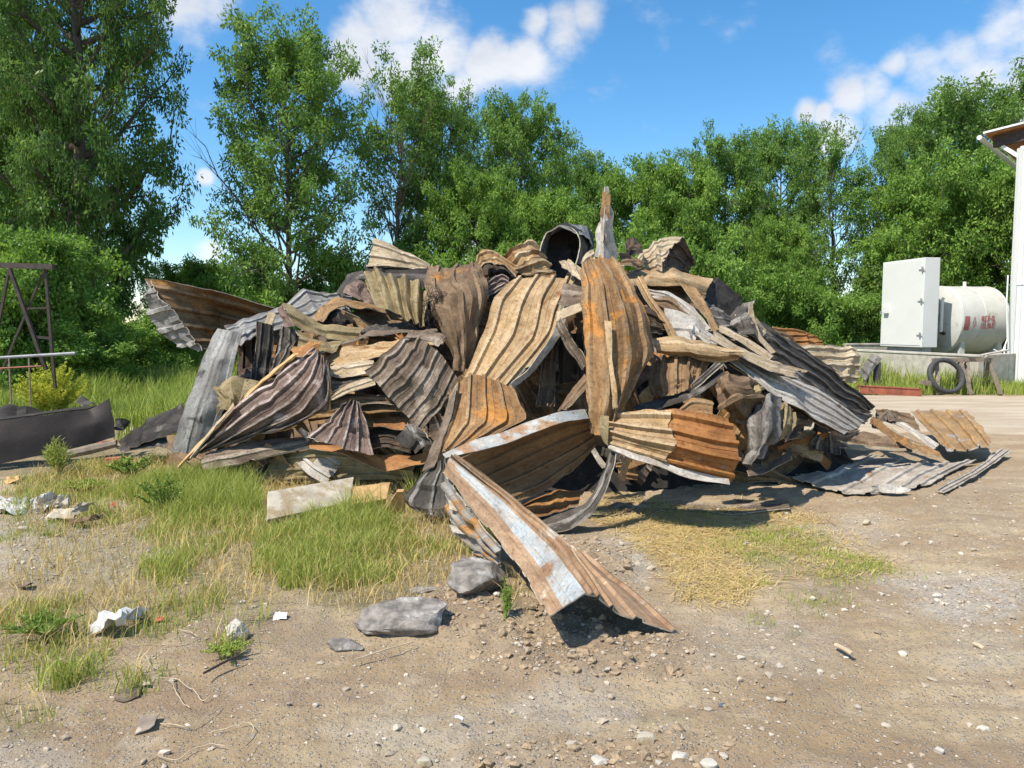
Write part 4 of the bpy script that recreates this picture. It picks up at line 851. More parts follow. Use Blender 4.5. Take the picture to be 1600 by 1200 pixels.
S('rust-orange scab sheet lying on top of the brown hood', [[(676, 424, 8.0), (672, 446, 7.72)], [(704, 420, 8.05), (702, 452, 7.62)], [(730, 417, 8.05), (722, 440, 7.7)]], 0, 'rust', crump=.03, cf=5)
m = MB(); rw = random.Random(4)
for i in range(46):
    x = rw.uniform(664, 690); y = rw.uniform(444, 470); pts = [P(x, y, 7.45)]
    for k in range(5): pts.append(pts[-1] + Vector((rw.uniform(-.05, .05), rw.uniform(-.03, .02), rw.uniform(-.09, .02))))
    m.tube(pts, .0028, 3, cap=False)
tag(m.build('wire_tangle', M['darksteel']), 'tangle of thin burnt wires dangling beside the brown hood', 'wire')
S('folded tan sheet humped on the crest next to the brown hood', [[(738, 417, 8.6), (746, 430, 8.35)], [(750, 392, 8.8), (757, 414, 8.4)], [(772, 394, 8.8), (776, 416, 8.45)], [(784, 403, 8.7), (790, 420, 8.5)], [(810, 417, 8.6), (806, 436, 8.45)]], 2.5, 'tan', amp=.03, crump=.015, cf=3)
S('tan crumpled bundle of sheet on the crest with torn fins', [[(787, 403, 8.9), (800, 418, 8.6), (815, 434, 8.5)], [(804, 390, 8.9), (822, 408, 8.5), (840, 434, 8.4)], [(823, 378, 9.0), (842, 400, 8.6), (862, 434, 8.45)], [(836, 388, 9.0), (856, 408, 8.7), (872, 436, 8.6)]], 4, 'tanlit', amp=.045, crump=.032, cf=3.2, tear=.03)
S('dark slab filling the crest under the folded tan sheet', [[(726, 424, 8.9), (730, 470, 8.5)], [(770, 410, 9.0), (775, 470, 8.5)], [(822, 420, 8.9), (815, 466, 8.6)]], 2, 'charbrown', crump=.02)
S('brown slab showing in the gap under the smooth tan roll', [[(990, 438, 8.5), (994, 490, 8.1)], [(1040, 440, 8.6), (1040, 490, 8.1)], [(1100, 452, 8.6), (1098, 500, 8.2)]], 3, 'brown', crump=.02)
S('small tan angle piece poking from the crumpled bundle', [[(845, 430, 8.3), (846, 438, 8.25)], [(868, 426, 8.35), (869, 437, 8.3)]], 1, 'tan')
S('small scrap with pale pleats under the crumpled bundle', [[(762, 440, 8.2), (764, 462, 8.0)], [(782, 426, 8.3), (785, 452, 8.1)], [(796, 438, 8.2), (792, 446, 8.1)]], 3, 'mauve', amp=.03, crump=.03)
S('black curled sheet like an open drum on the crest', [[(868, 440, 8.55), (846, 424, 8.6), (841, 396, 8.7), (853, 362, 8.8), (875, 351, 8.85), (901, 364, 8.8), (907, 386, 8.7), (902, 412, 8.6)], [(880, 440, 9.2), (862, 424, 9.2), (858, 394, 9.3), (868, 362, 9.5), (890, 351, 9.55), (920, 356, 9.5), (930, 380, 9.4), (926, 410, 9.2)]], 0, 'char', crump=.015, lin=True, back='grey', edge='edge', thick=.012, flip=False)
S('dark filler plate added to keep the open drum-like sheet black inside', [[(846, 376, 9.15), (844, 430, 9.0)], [(880, 358, 9.2), (880, 440, 9.0)], [(914, 370, 9.2), (912, 430, 9.0)]], 0, 'char', crump=.02)  # added filler, its dark colour gives the shade inside the drum
S('grey cover bent over the top of the black drum', [[(872, 351, 8.78), (903, 364, 8.75)], [(896, 350, 9.1), (914, 368, 8.9)], [(918, 352, 9.4), (926, 386, 9.1)]], 0, 'grey', crump=.01, linv=True)
S('upright weathered spike of folded sheet, highest point of the heap', [[(943, 293, 8.25), (946, 291, 8.2), (950, 294, 8.22)], [(939, 322, 8.2), (946, 322, 8.1), (954, 326, 8.2)], [(933, 360, 8.15), (944, 362, 8.0), (960, 366, 8.15)], [(927, 402, 8.1), (944, 408, 7.9), (966, 414, 8.1)]], 0, 'white', crump=.014, cf=5, back='mauve', linv=True)
S('pinkish scorched strip wrapped round the upper part of the spike', [[(941, 302, 8.17), (952, 304, 8.14)], [(937, 325, 8.1), (953, 328, 8.1)], [(935, 344, 8.08), (955, 345, 8.08)]], 0, 'rust', crump=.008, tear=.03)
S('little dark folded fin beside the foot of the spike', [[(975, 385, 8.6), (978, 400, 8.4)], [(984, 370, 8.7), (996, 396, 8.4)], [(997, 371, 8.8), (1006, 395, 8.5)]], 1, 'charbrown', amp=.02, crump=.03, cf=5)
S('brown scrap between spike foot and the curled pale sheet', [[(966, 392, 8.4), (970, 416, 8.1)], [(985, 400, 8.4), (990, 420, 8.1)], [(1002, 408, 8.3), (1002, 420, 8.15)]], 2, 'brown', crump=.03)
S('small rounded sheet end left of the spike foot', [[(907, 412, 8.4), (910, 424, 8.3)], [(914, 398, 8.5), (920, 412, 8.3)], [(926, 390, 8.6), (930, 404, 8.4)]], 1, 'pale', crump=.02)
S('pale ribbed sheet curled over like half a barrel on the crest', [[(998, 403, 8.9), (1003, 412, 8.75), (1010, 420, 8.6)], [(1008, 390, 8.95), (1016, 402, 8.7), (1024, 422, 8.5)], [(1022, 380, 9.0), (1030, 394, 8.7), (1033, 424, 8.42)], [(1046, 371, 9.1), (1042, 388, 8.75), (1035, 424, 8.4)], [(1069, 371, 9.1), (1050, 386, 8.75), (1036, 410, 8.45)]], 4, 'pale', amp=.022, crump=.012, back='charbrown')
S('shade-coloured inside face of the half-barrel sheet', [[(1068, 372, 9.0), (1050, 387, 8.9), (1040, 405, 8.7), (1036, 424, 8.6)], [(1078, 390, 9.3), (1066, 398, 9.2), (1056, 412, 9.0), (1050, 428, 8.8)], [(1088, 412, 9.5), (1082, 418, 9.4), (1078, 424, 9.3), (1075, 430, 9.1)]], 3, 'charbrown', amp=.02, crump=.015)  # shade of the barrel's inside put into the dark brown colour
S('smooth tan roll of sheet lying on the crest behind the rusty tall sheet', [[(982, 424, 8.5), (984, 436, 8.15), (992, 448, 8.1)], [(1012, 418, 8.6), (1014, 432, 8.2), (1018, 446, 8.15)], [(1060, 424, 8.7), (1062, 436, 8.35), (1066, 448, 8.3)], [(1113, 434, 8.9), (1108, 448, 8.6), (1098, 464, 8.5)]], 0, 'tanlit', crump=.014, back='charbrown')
S('black square-cornered sheet on the shoulder of the heap', [[(1117, 432, 9.0), (1108, 448, 8.85), (1096, 466, 8.7)], [(1140, 450, 9.0), (1130, 466, 8.85), (1118, 482, 8.7)], [(1162, 468, 9.0), (1152, 482, 8.85), (1142, 496, 8.7)]], 0, 'char', crump=.014, edge='edge', lin=True, back='tan')
S('sooty streaked sheet below the square-cornered black one', [[(1094, 464, 8.65), (1104, 490, 8.3), (1112, 520, 8.1)], [(1118, 482, 8.65), (1128, 500, 8.3), (1134, 520, 8.1)], [(1144, 496, 8.65), (1150, 508, 8.4), (1152, 522, 8.2)]], 3, 'chargrey', amp=.02)
S('brown bent strut from the tan roll down to the bleached sheet', [[(1064, 443, 8.2), (1086, 448, 8.2)], [(1082, 468, 8.0), (1100, 470, 8.05)], [(1098, 492, 7.9), (1112, 492, 7.95)], [(1110, 515, 7.8), (1122, 516, 7.85)]], 0, 'tan', crump=.014)
S('white-rimmed arching sheet over the shoulder below the tan roll', [[(1008, 450, 8.1), (1006, 462, 8.0)], [(1050, 458, 8.1), (1045, 476, 7.95)], [(1085, 480, 8.0), (1074, 500, 7.85)], [(1110, 512, 7.85), (1098, 522, 7.75)]], 1.5, 'white', amp=.02, crump=.014)
S('speckled brown panel between the white-rimmed arch and the bleached flap', [[(1010, 462, 8.0), (1012, 480, 7.85)], [(1050, 470, 8.0), (1050, 500, 7.8)], [(1096, 508, 7.85), (1086, 520, 7.75)]], 2, 'brown', crump=.02)
S('bleached silver flap, very bright, behind the rusty tall sheet', [[(1038, 480, 7.75), (1044, 510, 7.6), (1056, 536, 7.5)], [(1066, 488, 7.75), (1070, 510, 7.6), (1076, 532, 7.5)], [(1102, 508, 7.75), (1097, 524, 7.65), (1088, 536, 7.55)]], 1, 'white', amp=.02, crump=.016)
S('long brown rail slanting behind the bleached silver flap', [[(992, 436, 7.9), (1003, 432, 7.9)], [(1010, 470, 7.7), (1022, 468, 7.7)], [(1036, 508, 7.55), (1048, 504, 7.55)], [(1046, 530, 7.5), (1058, 528, 7.5)]], 1, 'tan', amp=.02, crump=.01)
S('small dark sheets nested behind the edge of the rusty tall sheet', [[(1002, 480, 7.6), (1006, 520, 7.4)], [(1022, 486, 7.6), (1024, 520, 7.45)], [(1038, 504, 7.6), (1034, 522, 7.5)]], 2, 'charbrown', crump=.02)

# --- middle
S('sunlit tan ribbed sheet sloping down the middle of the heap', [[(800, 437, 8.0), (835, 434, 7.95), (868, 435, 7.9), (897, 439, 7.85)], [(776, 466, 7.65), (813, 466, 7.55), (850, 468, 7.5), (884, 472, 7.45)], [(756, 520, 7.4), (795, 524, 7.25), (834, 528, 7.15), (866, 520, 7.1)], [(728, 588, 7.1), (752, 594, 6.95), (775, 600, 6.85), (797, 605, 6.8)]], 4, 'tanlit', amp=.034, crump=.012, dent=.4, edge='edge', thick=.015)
S('white curved rim sheet bordering the sunlit tan ribbed sheet', [[(893, 442, 7.75), (903, 446, 7.8)], [(878, 474, 7.4), (889, 480, 7.45)], [(862, 524, 7.05), (873, 526, 7.1)], [(828, 572, 6.88), (836, 578, 6.95)], [(797, 602, 6.75), (802, 608, 6.8)]], 0, 'white', crump=.006)
S('grey pointed fold with a rounded nose against the rusty tall sheet', [[(873, 409, 8.1), (877, 418, 7.9)], [(888, 406, 8.1), (892, 424, 7.7)], [(908, 418, 7.9), (908, 440, 7.5)]], 0, 'pale', crump=.012)
S('grey folded channel under the pointed fold', [[(880, 440, 7.6), (872, 474, 7.3)], [(896, 444, 7.45), (890, 478, 7.2)], [(912, 450, 7.3), (912, 474, 7.1)]], 1, 'greybrown', amp=.02, crump=.02)
S('pale lip of bent sheet crossing below the grey folded channel', [[(868, 490, 7.15), (870, 504, 7.05)], [(890, 482, 7.1), (888, 496, 7.0)], [(911, 474, 7.05), (911, 484, 6.95)]], 0, 'pale', crump=.014)
S('narrow brown sheet slanting down in the dark opening beside the tall sheet', [[(866, 508, 7.05), (876, 496, 7.0)], [(886, 540, 7.0), (896, 530, 6.95)], [(908, 582, 6.95), (916, 570, 6.9)]], 1, 'greybrown', amp=.018)
S('brown sheet rising toward the tall sheet at the bottom of the dark opening', [[(871, 640, 6.75), (885, 642, 6.6)], [(892, 612, 6.8), (906, 618, 6.65)], [(915, 582, 6.85), (924, 600, 6.7)]], 1, 'brown', amp=.015, crump=.014)
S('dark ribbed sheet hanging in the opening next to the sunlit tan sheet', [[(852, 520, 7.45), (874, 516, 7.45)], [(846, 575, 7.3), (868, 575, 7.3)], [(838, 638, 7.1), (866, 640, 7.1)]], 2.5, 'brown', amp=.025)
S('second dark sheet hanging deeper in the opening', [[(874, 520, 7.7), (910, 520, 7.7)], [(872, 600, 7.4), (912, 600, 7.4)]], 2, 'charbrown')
S('tall rusty brown ribbed sheet folded over the front of the heap', [[(908, 420, 7.5), (922, 404, 7.55), (940, 401, 7.55), (966, 411, 7.5)], [(910, 452, 6.95), (935, 446, 6.85), (962, 448, 6.9), (988, 452, 7.2)], [(911, 500, 6.75), (942, 500, 6.6), (978, 500, 6.65), (1011, 500, 7.0)], [(914, 560, 6.6), (945, 560, 6.4), (985, 560, 6.5), (1017, 552, 6.85)], [(918, 625, 6.4), (942, 630, 6.2), (968, 626, 6.3), (990, 606, 6.6)], [(922, 672, 6.3), (936, 680, 6.15), (950, 688, 6.15), (966, 650, 6.4)]], 4, 'rust', amp=.034, crump=.014, thick=.012, dent=.25)
S('torn pale orange fold running up the middle of the tall rusty sheet', [[(944, 500, 6.52), (952, 502, 6.5)], [(950, 560, 6.34), (958, 562, 6.32)], [(954, 610, 6.22), (962, 612, 6.2)], [(958, 640, 6.18), (966, 634, 6.2)]], 0, 'tanlit', crump=.01)
S('olive triangular fold at the bottom tip of the tall rusty sheet', [[(935, 646, 6.12), (950, 648, 6.1)], [(934, 668, 6.05), (950, 670, 6.05)], [(942, 686, 6.05), (950, 696, 6.03)]], 0, 'olive', crump=.008)
S('rusty ribbed sheet standing under the sunlit tan sheet, bent at its foot', [[(706, 607, 6.75), (735, 589, 6.8), (766, 594, 6.78), (797, 606, 6.75)], [(700, 640, 6.6), (734, 636, 6.55), (772, 632, 6.5), (812, 634, 6.55)], [(696, 665, 6.5), (730, 665, 6.4), (770, 662, 6.35), (822, 658, 6.4)], [(684, 702, 6.35), (700, 706, 6.2), (722, 700, 6.15), (760, 690, 6.15)]], 4.5, 'rust', amp=.03, crump=.01, dent=.4)
S('long dark curved strip along the shadow side of the rusty standing sheet', [[(706, 612, 6.7), (714, 600, 6.65)], [(690, 660, 6.5), (702, 655, 6.45)], [(672, 708, 6.3), (688, 702, 6.25)], [(660, 735, 6.25), (678, 730, 6.2)]], 0, 'greybrown', crump=.008, linv=True)
S('dark grey flared sheet end resting on the grass under the rusty sheet', [[(676, 725, 6.3), (688, 718, 6.2), (699, 712, 6.15)], [(652, 748, 6.3), (676, 752, 6.15), (700, 750, 6.1)], [(632, 776, 6.25), (666, 786, 6.1), (702, 784, 6.05)], [(642, 794, 6.2), (670, 804, 6.05), (700, 802, 6.0)]], 2.5, 'chargrey', amp=.02, crump=.02)
S('huge smooth brown concave sheet with broad ribs behind the front sheet', [[(696, 712, 6.0), (728, 740, 6.1), (760, 764, 6.15), (794, 789, 6.15)], [(786, 676, 6.05), (806, 702, 6.25), (830, 734, 6.35), (858, 764, 6.35)], [(866, 650, 6.1), (880, 672, 6.35), (896, 700, 6.5), (908, 722, 6.5)], [(918, 642, 6.3), (922, 660, 6.5), (926, 680, 6.6), (930, 700, 6.6)]], 5, 'flat_brown', amp=.022, crump=.008, dent=.3)
S('rolled top flange of the huge brown sheet with bare blue-grey patches', [[(694, 710, 5.95), (698, 717, 5.88)], [(740, 688, 5.97), (750, 704, 5.85)], [(800, 668, 6.0), (812, 686, 5.9)], [(866, 648, 6.05), (872, 664, 5.98)], [(914, 640, 6.25), (918, 654, 6.2)]], 0, 'front', crump=.01)

# --- front sheet reaching toward the viewer
front = S('long rust-and-pale-blue folded sheet jutting forward onto bare earth', [
    [(696, 738, 5.45), (700, 722, 5.45), (704, 716, 5.45), (708, 714, 5.48), (714, 716, 5.5), (716, 722, 5.55)],
    [(752, 812, 4.85), (775, 800, 4.85), (790, 788, 4.88), (800, 782, 4.92), (808, 786, 4.98), (822, 806, 5.1)],
    [(812, 888, 4.2), (836, 876, 4.2), (862, 858, 4.25), (876, 848, 4.32), (890, 858, 4.4), (930, 882, 4.55)],
    [(855, 958, 3.68), (880, 950, 3.66), (912, 924, 3.72), (934, 931, 3.80), (965, 956, 3.86), (1056, 987, 3.87)]], 7.5, 'front', amp=.022, ribfrom=.43, crump=.006, linv=True, edge='edge', tear=.012, back='charbrown', thick=.008, dent=.3, bands=[(0, .2, 'frontrust'), (.4, 1, 'frontrust')])
S('grey-white corrugated side wall standing under the jutting front sheet', [[(697, 742, 5.55), (699, 775, 5.55), (703, 812, 5.55), (712, 850, 5.5)], [(738, 800, 5.1), (738, 822, 5.15), (740, 846, 5.15), (744, 866, 5.1)], [(782, 856, 4.65), (782, 866, 4.7), (782, 876, 4.7), (784, 888, 4.7)]], 3, 'zincrust', amp=.035, crump=.012, back='zincrust')
S('curled pale rib end, upper one on the grey-white side wall', [[(699, 782, 5.48), (702, 794, 5.4)], [(712, 786, 5.4), (718, 798, 5.32)], [(722, 800, 5.3), (728, 808, 5.25)]], 0, 'white', crump=.008)
S('curled pale rib end, lower one on the grey-white side wall', [[(706, 822, 5.42), (710, 832, 5.34)], [(724, 826, 5.3), (730, 836, 5.22)], [(740, 836, 5.2), (748, 842, 5.15)]], 0, 'white', crump=.008)
S('dark curved strip sweeping down from the tall sheet to the ground', [[(952, 704, 6.1), (962, 708, 6.0)], [(938, 748, 6.0), (952, 752, 5.9)], [(915, 785, 5.95), (930, 796, 5.85)], [(884, 800, 5.95), (892, 824, 5.75)], [(846, 812, 6.0), (850, 834, 5.75)]], 1, 'chargrey', amp=.02, crump=.014)
S('brown sheet lying behind the dark curved strip with an orange patch', [[(806, 798, 6.35), (815, 812, 6.0)], [(850, 776, 6.5), (862, 806, 6.1)], [(910, 764, 6.6), (905, 790, 6.2)]], 1, 'orange', amp=.015, crump=.02)
S('low wavy grey sheet lying on the straw in front of the heap', [[(905, 803, 6.85), (908, 812, 6.35)], [(960, 778, 7.0), (962, 810, 6.4)], [(1000, 776, 7.0), (1003, 804, 6.5)], [(1040, 780, 7.05), (1036, 796, 6.6)], [(1080, 778, 7.1), (1076, 796, 6.6)], [(1150, 778, 7.0), (1148, 802, 6.42)], [(1232, 779, 7.0), (1234, 794, 6.5)]], 1, 'greybrown', amp=.015, crump=.018, back='grey')
strip('orange split piece of foam standing under the tall rusty sheet', [(982, 712, 6.7), (976, 730, 6.6), (971, 750, 6.55)], .06, .03, 'foam', 'foam_piece', 'insulation foam')

# --- orange sheet and crumples to its side
S('bright orange-rust ribbed sheet with grey paint patches near the ground', [[(1036, 640, 6.2), (1036, 670, 6.0), (1034, 698, 5.9), (1030, 724, 5.94)], [(1066, 641, 6.17), (1070, 675, 5.96), (1068, 704, 5.87), (1062, 732, 5.9)], [(1104, 648, 6.15), (1110, 684, 5.95), (1108, 714, 5.86), (1102, 743, 5.9)], [(1139, 657, 6.2), (1150, 690, 5.98), (1152, 722, 5.9), (1143, 754, 5.95)]], 4, 'orangegrey', amp=.038, crump=.008, edge='edge', thick=.01, dent=.3)
S('pale tan ribbed sheet ending where the bright orange one starts', [[(954, 645, 6.35), (951, 662, 6.2), (950, 678, 6.1), (950, 693, 6.1)], [(1004, 640, 6.24), (1002, 666, 6.04), (1000, 690, 5.94), (998, 712, 5.99)], [(1050, 638, 6.16), (1050, 671, 5.95), (1048, 700, 5.85), (1044, 727, 5.89)]], 4, 'tanlit', amp=.038, crump=.008, edge='edge', thick=.01, dent=.3, tear=.025)
S('white metal lip under the orange sheet', [[(950, 694, 6.05), (950, 700, 6.0)], [(1000, 712, 5.93), (1000, 722, 5.88)], [(1060, 732, 5.86), (1060, 742, 5.83)], [(1142, 748, 5.9), (1142, 757, 5.87)]], 0, 'white', crump=.006)
S('small tan-brown ribbed piece propped above the orange sheet', [[(1062, 642, 6.5), (1066, 652, 6.4)], [(1080, 621, 6.6), (1086, 648, 6.4)], [(1116, 626, 6.6), (1110, 652, 6.4)]], 1.5, 'rust', crump=.012)
S('black curved strip with pale edge under the pleated brown fan', [[(992, 634, 6.95), (998, 650, 6.8)], [(1036, 622, 6.9), (1038, 636, 6.75)], [(1078, 608, 6.9), (1084, 620, 6.75)], [(1128, 574, 7.0), (1132, 588, 6.85)]], 0, 'chargrey', crump=.012)
S('pleated brown fan standing in front of the tan roll end', [[(1018, 582, 7.2), (1034, 564, 7.2), (1058, 553, 7.2), (1084, 553, 7.2), (1108, 566, 7.2)], [(1014, 604, 7.05), (1030, 592, 6.95), (1056, 586, 6.92), (1078, 584, 6.95), (1100, 584, 7.05)], [(1018, 618, 6.95), (1034, 618, 6.85), (1056, 614, 6.82), (1076, 608, 6.85), (1092, 600, 6.95)]], 5, 'flat_brown', amp=.04, crump=.014)
S('dark strip with pale splinters rising beside the pleated fan', [[(1072, 612, 6.95), (1080, 616, 6.85)], [(1098, 590, 6.95), (1104, 598, 6.85)], [(1118, 566, 7.0), (1128, 572, 6.9)]], 2, 'chargrey', amp=.015)
S('cut tan tube of rolled sheet with open dark end in the middle of the slope', [[(1016, 530, 7.4), (1018, 536, 7.15), (1022, 546, 7.1), (1028, 552, 7.2)], [(1062, 526, 7.35), (1064, 536, 7.05), (1068, 550, 7.0), (1072, 560, 7.15)], [(1110, 536, 7.3), (1112, 544, 7.0), (1114, 556, 6.98), (1118, 566, 7.1)], [(1156, 545, 7.25), (1160, 550, 7.05), (1158, 558, 7.02), (1152, 564, 7.1)]], 1.5, 'tanlit', amp=.01, crump=.012, back='char')
S('brown crumpled ball of sheet below the end of the cut tube', [[(1112, 590, 7.0), (1118, 612, 6.75), (1130, 636, 6.75), (1142, 656, 6.85)], [(1126, 585, 7.0), (1138, 606, 6.65), (1150, 628, 6.6), (1160, 658, 6.75)], [(1150, 594, 7.0), (1162, 610, 6.65), (1172, 628, 6.65), (1170, 648, 6.8)], [(1172, 602, 7.05), (1180, 612, 6.85), (1182, 626, 6.8), (1176, 642, 6.9)]], 2.5, 'brown', amp=.035, crump=.045, cf=3.4)
S('small crumpled hood of sheet touching the brown crumpled ball', [[(1170, 604, 7.0), (1176, 622, 6.8), (1180, 642, 6.85)], [(1184, 594, 7.0), (1188, 612, 6.75), (1188, 636, 6.75)], [(1194, 604, 7.05), (1196, 618, 6.9), (1192, 634, 6.9)]], 0, 'olive', crump=.05, cf=5)
S('grey-black drape of sheet hanging in folds near the ground', [[(1176, 640, 6.9), (1192, 630, 6.75), (1206, 616, 6.75), (1218, 622, 6.9)], [(1170, 668, 6.75), (1186, 668, 6.55), (1204, 656, 6.55), (1218, 654, 6.7)], [(1168, 700, 6.6), (1182, 698, 6.45), (1198, 690, 6.45), (1210, 684, 6.6)], [(1164, 732, 6.5), (1168, 730, 6.42), (1176, 722, 6.42), (1186, 712, 6.5)]], 2.5, 'chargrey', amp=.045, crump=.03, wave=True)
S('tan folded drape beside the grey-black one', [[(1216, 622, 7.0), (1230, 634, 6.95), (1240, 648, 7.0)], [(1218, 656, 6.8), (1228, 662, 6.75), (1236, 668, 6.85)], [(1210, 692, 6.7), (1220, 690, 6.68), (1228, 684, 6.75)]], 1.5, 'olive', amp=.03, crump=.04)
S('dark brown rounded sheet tucked behind the tan drape', [[(1236, 640, 7.15), (1226, 690, 6.95)], [(1252, 636, 7.2), (1246, 684, 7.0)], [(1262, 648, 7.25), (1254, 676, 7.1)]], 1, 'charbrown', crump=.03)
S('narrow light board lying in shade under the drapes', [[(1165, 735, 6.9), (1170, 746, 6.8)], [(1200, 724, 7.15), (1204, 736, 7.0)], [(1236, 700, 7.4), (1240, 716, 7.25)]], 0, 'greybrown', crump=.01)

# --- long slope toward the tank
S('curled grey fold like a torn ear on the charred shoulder', [[(1142, 494, 8.3), (1150, 508, 8.15), (1152, 522, 8.05)], [(1158, 474, 8.4), (1160, 496, 8.1), (1164, 524, 7.95)], [(1176, 467, 8.4), (1172, 494, 8.15), (1180, 524, 7.95)]], 1, 'chargrey', amp=.03, crump=.035, cf=4, back='pale')
S('thin light curl sweeping down from the torn ear', [[(1172, 472, 8.25), (1176, 470, 8.3)], [(1170, 500, 8.1), (1178, 498, 8.15)], [(1182, 528, 7.95), (1190, 524, 8.0)], [(1206, 554, 7.85), (1212, 550, 7.9)]], 0, 'pale', crump=.008)
S('long charred ribbed sheet running down toward the track, uppermost', [[(1168, 492, 8.9), (1160, 508, 8.5), (1156, 522, 8.1)], [(1216, 520, 9.0), (1206, 538, 8.5), (1198, 552, 8.05)], [(1272, 556, 9.3), (1262, 574, 8.8), (1252, 590, 8.3)], [(1326, 600, 9.9), (1318, 614, 9.4), (1308, 628, 9.0)], [(1367, 634, 10.4), (1360, 642, 10.0), (1350, 650, 9.7)]], 3.5, 'char', amp=.03, crump=.02, edge='edge')
S('dark grey streaked sheet under the long charred one', [[(1150, 520, 8.0), (1145, 535, 7.85)], [(1210, 558, 8.0), (1200, 574, 7.8)], [(1270, 596, 8.2), (1262, 610, 7.9)], [(1330, 636, 8.9), (1320, 652, 8.5)], [(1362, 648, 9.4), (1352, 662, 9.1)]], 2, 'chargrey', amp=.02, crump=.015)
S('short bleached rib ends sticking over the charred slope', [[(1172, 486, 8.4), (1170, 498, 8.3)], [(1186, 500, 8.4), (1182, 512, 8.3)], [(1198, 514, 8.4), (1194, 524, 8.3)]], 1, 'pale', amp=.015, crump=.02)
S('bleached ribbed sheet splaying out wide at the foot of the slope', [[(1096, 513, 7.75), (1090, 519, 7.6), (1085, 526, 7.45)], [(1160, 552, 7.7), (1154, 560, 7.45), (1146, 570, 7.15)], [(1226, 588, 7.75), (1214, 600, 7.35), (1202, 612, 7.0)], [(1290, 612, 7.9), (1272, 632, 7.5), (1256, 648, 7.1)], [(1349, 657, 8.1), (1334, 668, 7.8), (1318, 676, 7.4)]], 4.5, 'white', amp=.02, crump=.012, edge='edge', tear=.025)
S('torn pale sheet overlapping the top of the splayed bleached one', [[(1120, 524, 7.55), (1112, 532, 7.3)], [(1170, 550, 7.5), (1160, 562, 7.15)], [(1215, 566, 7.45), (1204, 582, 7.1)], [(1252, 576, 7.5), (1240, 590, 7.15)]], 2.5, 'pale', amp=.018, crump=.012, tear=.04)
S('pale strip with pointed tail above the splayed bleached sheet', [[(1128, 508, 7.95), (1122, 516, 7.85)], [(1170, 530, 7.75), (1166, 540, 7.65)], [(1210, 556, 7.5), (1204, 564, 7.4)]], 1, 'pale', amp=.015, crump=.01)
S('dark blade with white lower edge beneath the splayed bleached sheet', [[(1146, 560, 7.5), (1138, 566, 7.4)], [(1200, 598, 7.55), (1192, 604, 7.47)], [(1262, 640, 7.8), (1250, 648, 7.7)], [(1316, 668, 8.1), (1306, 676, 8.0)]], 0, 'charbrown', crump=.008, thick=.014)
S('dark brown hollow sheet in shade below the bleached blade', [[(1200, 612, 7.7), (1190, 640, 7.5)], [(1260, 655, 8.1), (1252, 700, 7.95)], [(1300, 672, 8.4), (1290, 706, 8.3)]], 2, 'charbrown', crump=.03)
S('small grey pieces under the torn end of the bleached sheet', [[(1292, 668, 8.0), (1296, 686, 7.9)], [(1318, 674, 8.1), (1322, 690, 8.05)], [(1344, 664, 8.2), (1336, 680, 8.15)]], 1, 'greybrown', crump=.02)
S('corrugated beige sheet standing on edge behind the charred slope', [[(1240, 541, 9.6), (1244, 556, 9.5), (1250, 574, 9.4), (1258, 590, 9.3)], [(1290, 540, 9.8), (1292, 556, 9.7), (1294, 574, 9.6), (1298, 596, 9.5)], [(1332, 544, 10.0), (1345, 556, 9.9), (1344, 574, 9.8), (1336, 598, 9.7)]], 4, 'pale', amp=.03, crump=.02)
S('rusty orange ribbed sheet end peeping over the beige one', [[(1205, 512, 10.2), (1212, 528, 10.0), (1220, 542, 9.9)], [(1240, 513, 10.3), (1246, 526, 10.1), (1254, 542, 10.0)], [(1268, 522, 10.4), (1278, 530, 10.2), (1292, 542, 10.1)]], 3.5, 'orange', amp=.03, crump=.015)
S('brown layered sheets on the back shoulder in front of the mesh fence', [[(1198, 512, 9.7), (1206, 524, 9.5)], [(1222, 516, 9.7), (1232, 534, 9.5)], [(1240, 530, 9.7), (1250, 546, 9.5)]], 2, 'brown', crump=.03)
S('light corrugated offcut leaning on two dark posts', [[(1361, 552, 18.9), (1341, 580, 18.6)], [(1378, 560, 19.0), (1352, 596, 18.7)]], 2, 'white', amp=.02, crump=.01)
m = MB()
m.bar(P(1354, 580, 18.9), P(1352, 610, 18.8), .12, .06); m.build('post_board', M['darksteel']); 
o = COL.objects[-1]; o.name = 'post'; tag(o, 'thin dark board post under the leaning offcut, nearer the heap', 'post', 'dark posts under the leaning offcut')
m = MB(); m.bar(P(1371, 566, 19.0), P(1369, 610, 18.9), .17, .08); o = m.build('post', M['burnt']); tag(o, 'thicker dark post under the leaning offcut, nearer the tank', 'post', 'dark posts under the leaning offcut')
S('sheet with blue-grey and orange patches lying at the foot by the track', [[(1422, 643, 11.2), (1452, 642, 11.25), (1484, 642, 11.2), (1512, 642, 11.1)], [(1452, 674, 9.9), (1480, 670, 10.0), (1508, 668, 10.0), (1534, 668, 9.9)], [(1481, 706, 8.8), (1508, 706, 8.9), (1534, 700, 8.95), (1554, 695, 8.9)]], 4, 'orangezinc', amp=.026, crump=.008, tear=.02, dent=.3)
S('bundle of light ribs beside the blue-grey and orange sheet, outer strip', [[(1380, 650, 10.0), (1376, 656, 9.9)], [(1420, 664, 9.5), (1416, 672, 9.4)], [(1466, 692, 8.9), (1458, 700, 8.8)]], 1, 'white', amp=.02, crump=.014)
S('bundle of light ribs beside the blue-grey and orange sheet, middle strip', [[(1372, 660, 9.6), (1366, 668, 9.5)], [(1412, 678, 9.1), (1404, 686, 9.0)], [(1456, 700, 8.6), (1446, 706, 8.5)]], 2, 'pale', amp=.018, crump=.014)
